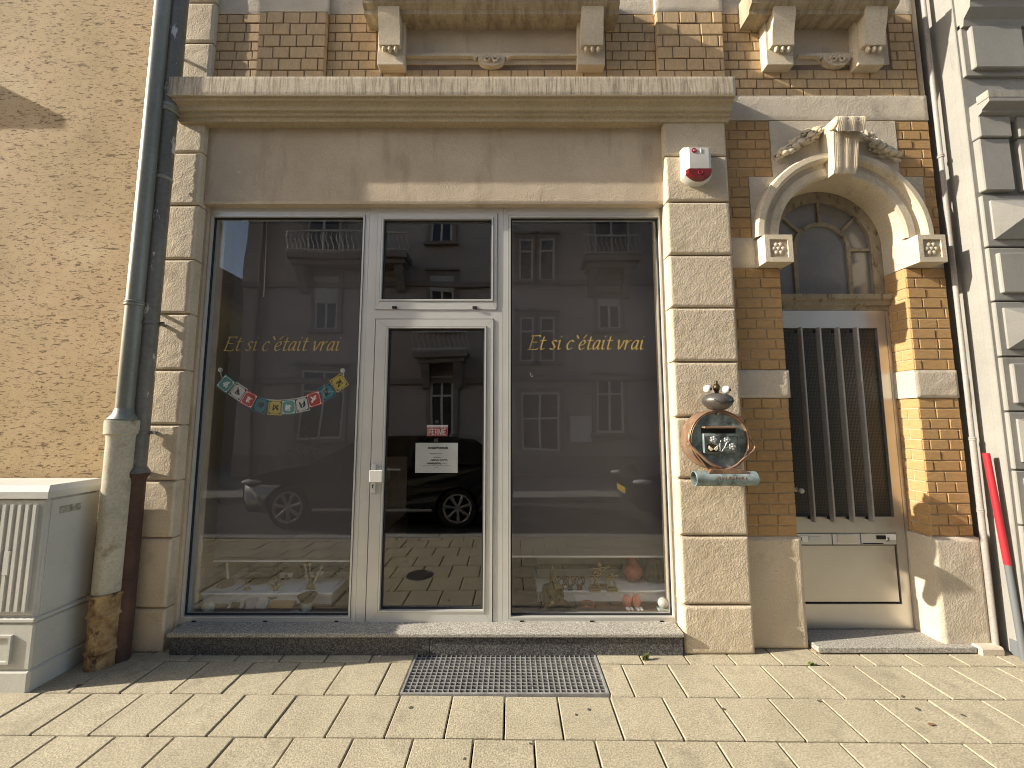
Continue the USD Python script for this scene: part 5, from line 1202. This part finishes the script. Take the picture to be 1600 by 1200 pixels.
gb_ = thing('glass_ball', 'pearly ball on a block at the right corner of the right window', 'ornament', (x, y, z))
obj('ball', ball((x, y, z + .066), .037, 3), 'eye_white', gb_, smooth=True); obj('block', box(x - .042, x + .04, y - .03, y + .03, z, z + .028, .004), 'mint', gb_)

# ------------------------------------------------------------------ small things on the ground
def weed(px, py, label, n, h, seed):
    p = ground_at(px, py); r = random.Random(seed); ms = []
    for k in range(n):
        a = r.uniform(0, 6.28); l = r.uniform(.4, 1) * h; b0 = np.array([p[0] + r.uniform(-.02, .02), p[1] + r.uniform(-.008, .008), 0]); d_ = np.array([math.cos(a), math.sin(a) * .6, 0])
        tip = b0 + d_ * l * r.uniform(.3, .9) + [0, 0, l]; mid_ = b0 + d_ * l * .2 + [0, 0, l * .65]; w = np.array([-d_[1], d_[0], 0]) * .003
        ms.append(trimesh.Trimesh(np.array([b0 - w, b0 + w, mid_ + w, mid_ - w, tip]), [[0, 1, 2], [0, 2, 3], [3, 2, 4]], process=False))
    t = thing('weed', label, 'weed', (float(p[0]), float(p[1]), 0)); obj('blades', cat(ms), 'weed', t)
weed(1008, 1031, 'small green weed tuft in the joint between grating and stone pillar', 46, .05, 1)
weed(1268, 1039, 'low green moss tuft in a pavement joint left of the door step', 40, .02, 2)
def leaf(px, py, s, a, label, look='leaf_dry', nm='dead_leaf', catg='leaf'):
    p = ground_at(px, py); c, n_ = math.cos(a), math.sin(a)
    q = [(-1, 0, .1), (-.3, .45, .35), (.5, .35, .2), (1, 0, .4), (.4, -.4, .3), (-.4, -.4, .1)]
    V = np.array([(p[0] + s * (u * c - w * n_), p[1] + s * (u * n_ + w * c), .004 + s * h * .5) for u, w, h in q])
    obj(nm, trimesh.Trimesh(np.vstack([V, V - [0, 0, .0015]]), [[0, 1, 2], [0, 2, 3], [0, 3, 4], [0, 4, 5], [6, 8, 7], [6, 9, 8], [6, 10, 9], [6, 11, 10]], process=False), look, label=label, cat=catg)
leaf(123, 1072, .018, .3, 'dark curled leaf on the shaded slabs beside the grey cabinet')
leaf(1455, 1133, .018, .1, 'dark leaf on the slabs in front of the right stone plinth')
leaf(1410, 1089, .012, .6, 'small dark leaf in the slab joint below the door step')
leaf(593, 1026, .010, .4, 'white paper scrap on the pavement left of the grating', 'paper', 'paper_scrap', 'scrap')
leaf(313, 1024, .008, 1.2, 'white paper scrap on the pavement below the left shop window', 'paper', 'paper_scrap', 'scrap')
for i, (px, py, s) in enumerate(((642, 1106, .012), (920, 1109, .009), (1130, 1108, .009), (726, 1186, .008), (1505, 1118, .010), (340, 1018, .009), (1280, 1096, .010), (900, 1117, .008), (1434, 1108, .012), (828, 1162, .006))):
    p = ground_at(px, py); n = 9; r = random.Random(i)
    ring_ = [(p[0] + s * r.uniform(.7, 1.2) * math.cos(k * 6.283 / n), p[1] + s * r.uniform(.7, 1.2) * math.sin(k * 6.283 / n)) for k in range(n)]
    V = np.array([(x, y, .0028) for x, y in ring_] + [(x, y, .0010) for x, y in ring_] + [(p[0], p[1], .0042)])
    Fc = [[k, (k + 1) % n, 2 * n] for k in range(n)] + [[k + n, (k + 1) % n + n, (k + 1) % n] for k in range(n)] + [[k + n, (k + 1) % n, k] for k in range(n)]
    obj('gum_spot', trimesh.Trimesh(V, np.array(Fc), process=False), 'gum', label='flat dark chewing gum spot ' + ['on the slab below the left end of the grating', 'below the right end of the grating, the larger one', 'on the sunny slab in front of the right stone pillar', 'at the bottom edge of the photo left of centre', 'farthest right, in front of the grey conduit', 'in the shade below the left shop window', 'in front of the left plinth of the door bay', 'beside the larger spot below the right end of the grating', 'on the slab in front of the right plinth', 'very small, near the bottom centre of the photo'][i], cat='gum spot', group='chewing gum spots on the pavement')
p = mir(663, 907, 0); 
mp_ = np.array([(663 - 800) / 600 * 4.15, -1.02])
mh = thing('manhole_cover', 'small round iron cover in the pavement, mirrored in the door glass', 'cover', (mp_[0], mp_[1], 0))
obj('lid', lathe([(.11, .001), (.11, .0045), (.10, .006), (.001, .006)], (mp_[0], mp_[1], 0), 24), 'iron_pewter', mh); obj('rim', lathe([(.135, .001), (.134, .0045), (.114, .005), (.112, .001)], (mp_[0], mp_[1], 0), 24), 'iron_pewter', mh)

# ------------------------------------------------------------------ across the street: cars and houses (seen mirrored in the glass)
def wheel(x, y, par, s=-1):
    R = .315
    def L_(pr, n): m = lathe(pr, (0, 0, 0), n, 'y'); v = np.array(m.vertices); v[:, 1] *= s; f = np.asarray(m.faces); return trimesh.Trimesh(v + [x, y, -.12 + R], f if s > 0 else f[:, ::-1], process=False)
    w = obj('wheel', L_([(.236, .04), (.238, -.0), (.25, -.015), (R - .02, -.02), (R, .0), (R, .18), (R - .02, .2), (.2, .2)], 32), 'tyre', par, smooth=40)
    obj('rim', cat(L_([(.205, .03), (.208, -.004), (.222, -.014), (.236, -.016), (.237, .05)], 32), L_([(.001, .0), (.05, .002), (.055, .03)], 16),
        *[tube([(x + .04 * math.cos(k * 2 * math.pi / 7 + .3), y + s * .006, -.12 + R + .04 * math.sin(k * 2 * math.pi / 7 + .3)), (x + .222 * math.cos(k * 2 * math.pi / 7 + .3), y + s * .006, -.12 + R + .222 * math.sin(k * 2 * math.pi / 7 + .3))], (.020, .032), 6) for k in range(7)]), 'alloy', w)
    obj('brake', L_([(.001, .07), (.19, .07)], 20), 'slot_dark', w)
def car(xf, ys, label, L=4.45, wb=2.62, front=.86, plate=False):
    """parked nose towards -x, its near side at y = ys, body from ys - 1.8 to ys"""
    z = -.12; t = thing('parked_car', label, 'car', (xf + L / 2, ys - .9, z))
    X = lambda u: xf + u
    prof = [(.02, .32), (.0, .5), (.04, .66), (.18, .78), (.55, .88), (1.15, .98), (1.3, 1.0), (3.5, 1.02), (4.2, 1.0), (4.38, .95), (4.44, .7), (4.43, .4), (4.35, .24), (.12, .22)]
    low = Polygon([(X(a * L / 4.45), z + b) for a, b in prof]).buffer(.03).buffer(-.03)
    fw_, rw_ = X(front), X(front + wb)
    low = low.difference(Point(fw_, z + .315).buffer(.35, 16)).difference(Point(rw_, z + .315).buffer(.35, 16))
    nst = 9; ms = []
    mtop = z + 1.02
    def sheet(poly, taper):
        """cross-car loft of the side outline: full width at the middle height, tucked in towards top and bottom"""
        m = prism(poly, 0, 1); return m
    body_ = None
    for (y0, y1) in ((0, 1),):
        g = low
        mid = prism(g, ys - 1.78, ys - .02)
        v = np.array(mid.vertices)
        edge = (v[:, 1] > ys - .1).astype(float) - (v[:, 1] < ys - 1.7).astype(float)
        tuck = .10 * np.clip((v[:, 2] - z - .62) / .4, 0, 1) + .07 * np.clip((z + .42 - v[:, 2]) / .2, 0, 1)
        nose = .22 * np.clip((X(.5) - v[:, 0]) / .5, 0, 1) ** 2 + .14 * np.clip((v[:, 0] - X(L - .4)) / .4, 0, 1) ** 2
        v[:, 1] -= edge * (tuck + nose)
        body_ = trimesh.Trimesh(v, mid.faces, process=False)
    bd = obj('body', body_, 'car_black', t, smooth=35)
    gh = [(1.15, .97), (1.95, 1.38), (2.3, 1.44), (3.2, 1.45), (3.8, 1.38), (4.3, 1.0)]
    def shell(outline, y0, y1, inset, taper):
        g = Polygon([(X(a), z + b) for a, b in outline]).buffer(-inset)
        m = prism(g, y0, y1); v = np.array(m.vertices); e = np.sign(v[:, 1] - (ys - .9)); v[:, 1] -= e * taper * np.clip((v[:, 2] - z - .95) / .5, 0, 1); return trimesh.Trimesh(v, m.faces, process=False)
    obj('roof', shell(gh, ys - 1.68, ys - .12, 0, .2), 'car_black', t, smooth=35)
    for k, (a, b) in enumerate(((1.45, 2.5), (2.58, 3.5))):
        w = Polygon([(X(q), z + h) for q, h in gh]).buffer(-.06).intersection(sbox(X(a), 0, X(b), 3))
        for side in (0, 1):
            y0, y1 = (ys - .125, ys - .112) if side == 0 else (ys - 1.688, ys - 1.675)
            m = prism(w, y0, y1); v = np.array(m.vertices); v[:, 1] -= (1 if side == 0 else -1) * .2 * np.clip((v[:, 2] - z - .95) / .5, 0, 1); v[:, 1] += .004 if side == 0 else -.004
            obj('side_window', trimesh.Trimesh(v, m.faces, process=False), 'car_glass', t)
    obj('windscreen', trimesh.Trimesh(np.array([(X(1.18), y, z + 1.0) for y in (ys - 1.6, ys - .2)] + [(X(1.93), y, z + 1.372) for y in (ys - 1.46, ys - .34)]) + [-.012, 0, .012], [[0, 2, 1], [1, 2, 3]], process=False), 'car_glass', t)
    for s in (0, 1):
        yy = ys - .22 if s == 0 else ys - 1.58
        obj('headlight', ball((X(.16), yy, z + .70), (.17, .10, .05), 2), 'lamp_clear', bd, smooth=True)
        obj('tail_light', ball((X(L - .1), yy, z + .86), (.10, .10, .09), 2), 'lamp_red', bd, smooth=True)
        obj('mirror', ball((X(1.6), ys - .05 if s == 0 else ys - 1.75, z + 1.03), (.07, .09, .06), 2), 'car_black', t, smooth=True)
    obj('number_plate', box(X(-.016), X(.0), ys - 1.16, ys - .64, z + .42, z + .53, .002), 'plate_yellow', t)
    obj('underbody', box(X(.3), X(L - .3), ys - 1.6, ys - .22, z + .2, z + .5, 0), 'slot_dark', t)
    obj('sill_trim', box(X(front + .4), X(front + wb - .4), ys - .05, ys - .03, z + .27, z + .31, .004), 'alloy', t)
    for xx in (fw_, rw_):
        wheel(xx, ys - .06, t); 
    for xx in (fw_, rw_):
        wheel(xx, ys - 1.74, t, 1)
CY = -3.1
w1 = mir(445, 803, CY); w2 = mir(713, 808, CY)
car(float(w1[0]) - .86, CY, 'black estate car parked at the kerb, mirrored in door and left window', wb=float(w2[0] - w1[0]))
car(float(mir(976, 760, CY - .7)[0]), CY, 'black car with yellow number plate, mirrored in the right shop window')

OY = -8.0
def opp_window(par, px0, px1, py0, py1, kind='window', shutter=0.0, bars=1, transom=.3, sill=True):
    a, b = mir(px0, (py0 + py1) / 2, OY)[0], mir(px1, (py0 + py1) / 2, OY)[0]; z1, z0 = mir(px0, py0, OY)[2], mir(px0, py1, OY)[2]
    y = OY
    sur = sbox(a - .12, z0 - .0, b + .12, z1 + .14).difference(sbox(a, z0 - .01, b, z1))
    w = obj('window', prism(sur, y - .02, y + .05), 'opp_trim', par)
    fr_ = sbox(a, z0, b, z1).difference(sbox(a + .06, z0 + .06, b - .06, z1 - .06))
    for k in range(bars): xx = a + (b - a) * (k + 1) / (bars + 1); fr_ = fr_.union(sbox(xx - .03, z0, xx + .03, z1))
    if transom: fr_ = fr_.union(sbox(a, z1 - (z1 - z0) * transom - .025, b, z1 - (z1 - z0) * transom + .025))
    obj('frame', prism(fr_, y + .0, y + .03), 'opp_frame', w)
    obj('pane', box(a, b, y - .01, y + .008, z0, z1, 0), 'opp_pane', w)
    if shutter: obj('shutter', box(a + .02, b - .02, y + .032, y + .045, z1 - (z1 - z0) * shutter, z1 - .01, .002), 'shutter_white', w)
    if sill: obj('sill', box(a - .18, b + .18, y - .02, y + .16, z0 - .10, z0, .006), 'opp_trim', w)
    if sill: obj('hood', box(a - .16, b + .16, y - .02, y + .10, z1 + .15, z1 + .22, .006), 'opp_trim', w)
def balcony(par, px0, px1, py0, py1):
    a, b = mir(px0, py1, OY + .5)[0], mir(px1, py1, OY + .5)[0]; zb_ = mir(px0, py1, OY + .5)[2]; zt_ = mir(px0, py0, OY + .5)[2]
    bl = obj('balcony', cat(box(a, b, OY, OY + .6, zb_ - .16, zb_, .01), box(a + .1, b - .1, OY, OY + .5, zb_ - .3, zb_ - .16, .01)), 'opp_trim', par)
    for xx in (a + .3, b - .3):
        obj('bracket', run([(OY, zb_ - .3), (OY + .45, zb_ - .3), (OY + .4, zb_ - .5), (OY + .2, zb_ - .75), (OY + .1, zb_ - 1.0), (OY, zb_ - 1.05)], xx - .12, xx + .12), 'opp_trim', bl)
    ms = [box(a, b, OY + .52, OY + .57, zt_ - .05, zt_, .004), box(a, b, OY + .52, OY + .57, zb_ + .06, zb_ + .1, .004)]
    n = int((b - a) / .13)
    for k in range(n + 1):
        xx = a + (b - a) * k / n; q = smooth_line([(xx, OY + .545, zb_), (xx + .04, OY + .545, zb_ + (zt_ - zb_) * .3), (xx - .03, OY + .545, zb_ + (zt_ - zb_) * .65), (xx, OY + .545, zt_)], 3); ms.append(tube(q, .012, 5))
    obj('railing', cat(ms), 'opp_frame', bl)
xs = mir(378, 500, OY)[0]
xm1 = mir(790, 500, OY)[0]
zcs = [mir(800, 450, OY)[2], mir(800, 600, OY)[2]]
def house(x0, x1, h, look, label, zones):
    t = thing('town_house', label, 'house', ((x0 + x1) / 2, OY, 0), 'houses across the street')
    obj('wall', box(x0, x1, OY - 6, OY, 0, h, 0), look, t)
    obj('plinth', box(x0 + .01, x1 - .01, OY - .01, OY + .05, 0, .6, .004), 'opp_trim', t)
    for z in zones: obj('string_course', box(x0 + .01, x1 - .01, OY - .01, OY + .09, z, z + .16, .01), 'opp_trim', t)
    obj('eaves', box(x0, x1, OY - 6, OY + .45, h + .002, h + .3, .02), 'opp_trim', t)
    obj('roof', prism(Polygon([(x0, h + .302), (x1, h + .302), (x1 - .2, h + 1.4), (x0 + .2, h + 1.4)]), OY - 5.5, OY + .3), 'roof_slate', t)
    return t
H1 = house(xs, xm1, 10.5, 'opp_plaster', 'pink plastered house with long balcony across the street', zcs)
opp_window(H1, 467, 538, 580, 686, transom=.3)
opp_window(H1, 491, 530, 432, 515, shutter=.5, transom=0)
opp_window(H1, 673, 709, 588, 700, transom=.28)
opp_window(H1, 673, 709, 432, 515, shutter=.3, transom=0)
opp_window(H1, 674, 708, 340, 380, transom=0)
opp_window(H1, 485, 535, 300, 394, transom=.2, sill=False)
balcony(H1, 448, 637, 362, 396)
balcony(H1, 645, 731, 517, 549)
obj('drain', tube([(mir(405, 500, OY)[0], OY + .08, 0), (mir(405, 500, OY)[0], OY + .08, 10)], .05, 10), 'opp_trim', H1)
H2 = house(xm1 + .01, xm1 + 12, 10.3, 'opp_plaster', 'pink plastered house with entrance door and small balcony across the street', [z + .1 for z in zcs])
opp_window(H2, 812, 834, 375, 438, bars=0); opp_window(H2, 843, 866, 375, 438, bars=0)
opp_window(H2, 812, 834, 496, 566, bars=0); opp_window(H2, 843, 866, 496, 566, bars=0)
opp_window(H2, 815, 874, 612, 704, bars=1, transom=.45, sill=False)
opp_window(H2, 934, 968, 466, 516, shutter=.25, transom=0); opp_window(H2, 933, 973, 592, 676, transom=.28)
opp_window(H2, 928, 982, 300, 398, transom=.2, sill=False)
balcony(H2, 912, 1000, 368, 401)
a_ = mir(890, 650, OY); b2 = mir(926, 690, OY)
obj('letterbox_panel', box(a_[0], b2[0], OY - .01, OY + .08, b2[2], a_[2], .01), 'opp_frame', H2)
H3 = house(xs - 12, xs - 2.2, 5.6, 'opp_yellow', 'low yellowish house with dark gateway across the street', [3.4])
obj('gateway', box(xs - 4.6, xs - 3.0, OY - .02, OY + .02, 0, 2.6, 0), 'slot_dark', H3)

# leafy shrub before the pink house
r = random.Random(21); ms = []; c_ = mir(478, 690, OY + .6)
for k in range(700):
    p = np.array([c_[0] + r.gauss(0, .55), OY + .5 + r.gauss(0, .16), max(.05, c_[2] - .35 + r.gauss(0, .28))]); a, b = r.uniform(0, 6.28), r.uniform(-1, 1); l = r.uniform(.03, .07)
    u = np.array([math.cos(a), math.sin(a), b]) * l; w = np.array([-math.sin(a), math.cos(a), .3]) * l * .4
    ms.append(trimesh.Trimesh(np.array([p - u, p + w, p + u, p - w]), [[0, 1, 2], [0, 2, 3]], process=False))
surf('shrub_leaf', (.07, .11, .04), (.2, .26, .13), vscale=6, fine=40)
sh_ = thing('shrub', 'low leafy shrub before the pink house, mirrored under the flag garland', 'shrub', (c_[0], OY + .5, 0))
obj('foliage', cat(ms), 'shrub_leaf', sh_)
obj('planter', box(c_[0] - .7, c_[0] + .7, OY + .3, OY + .75, 0, .35, .02), 'opp_trim', sh_)
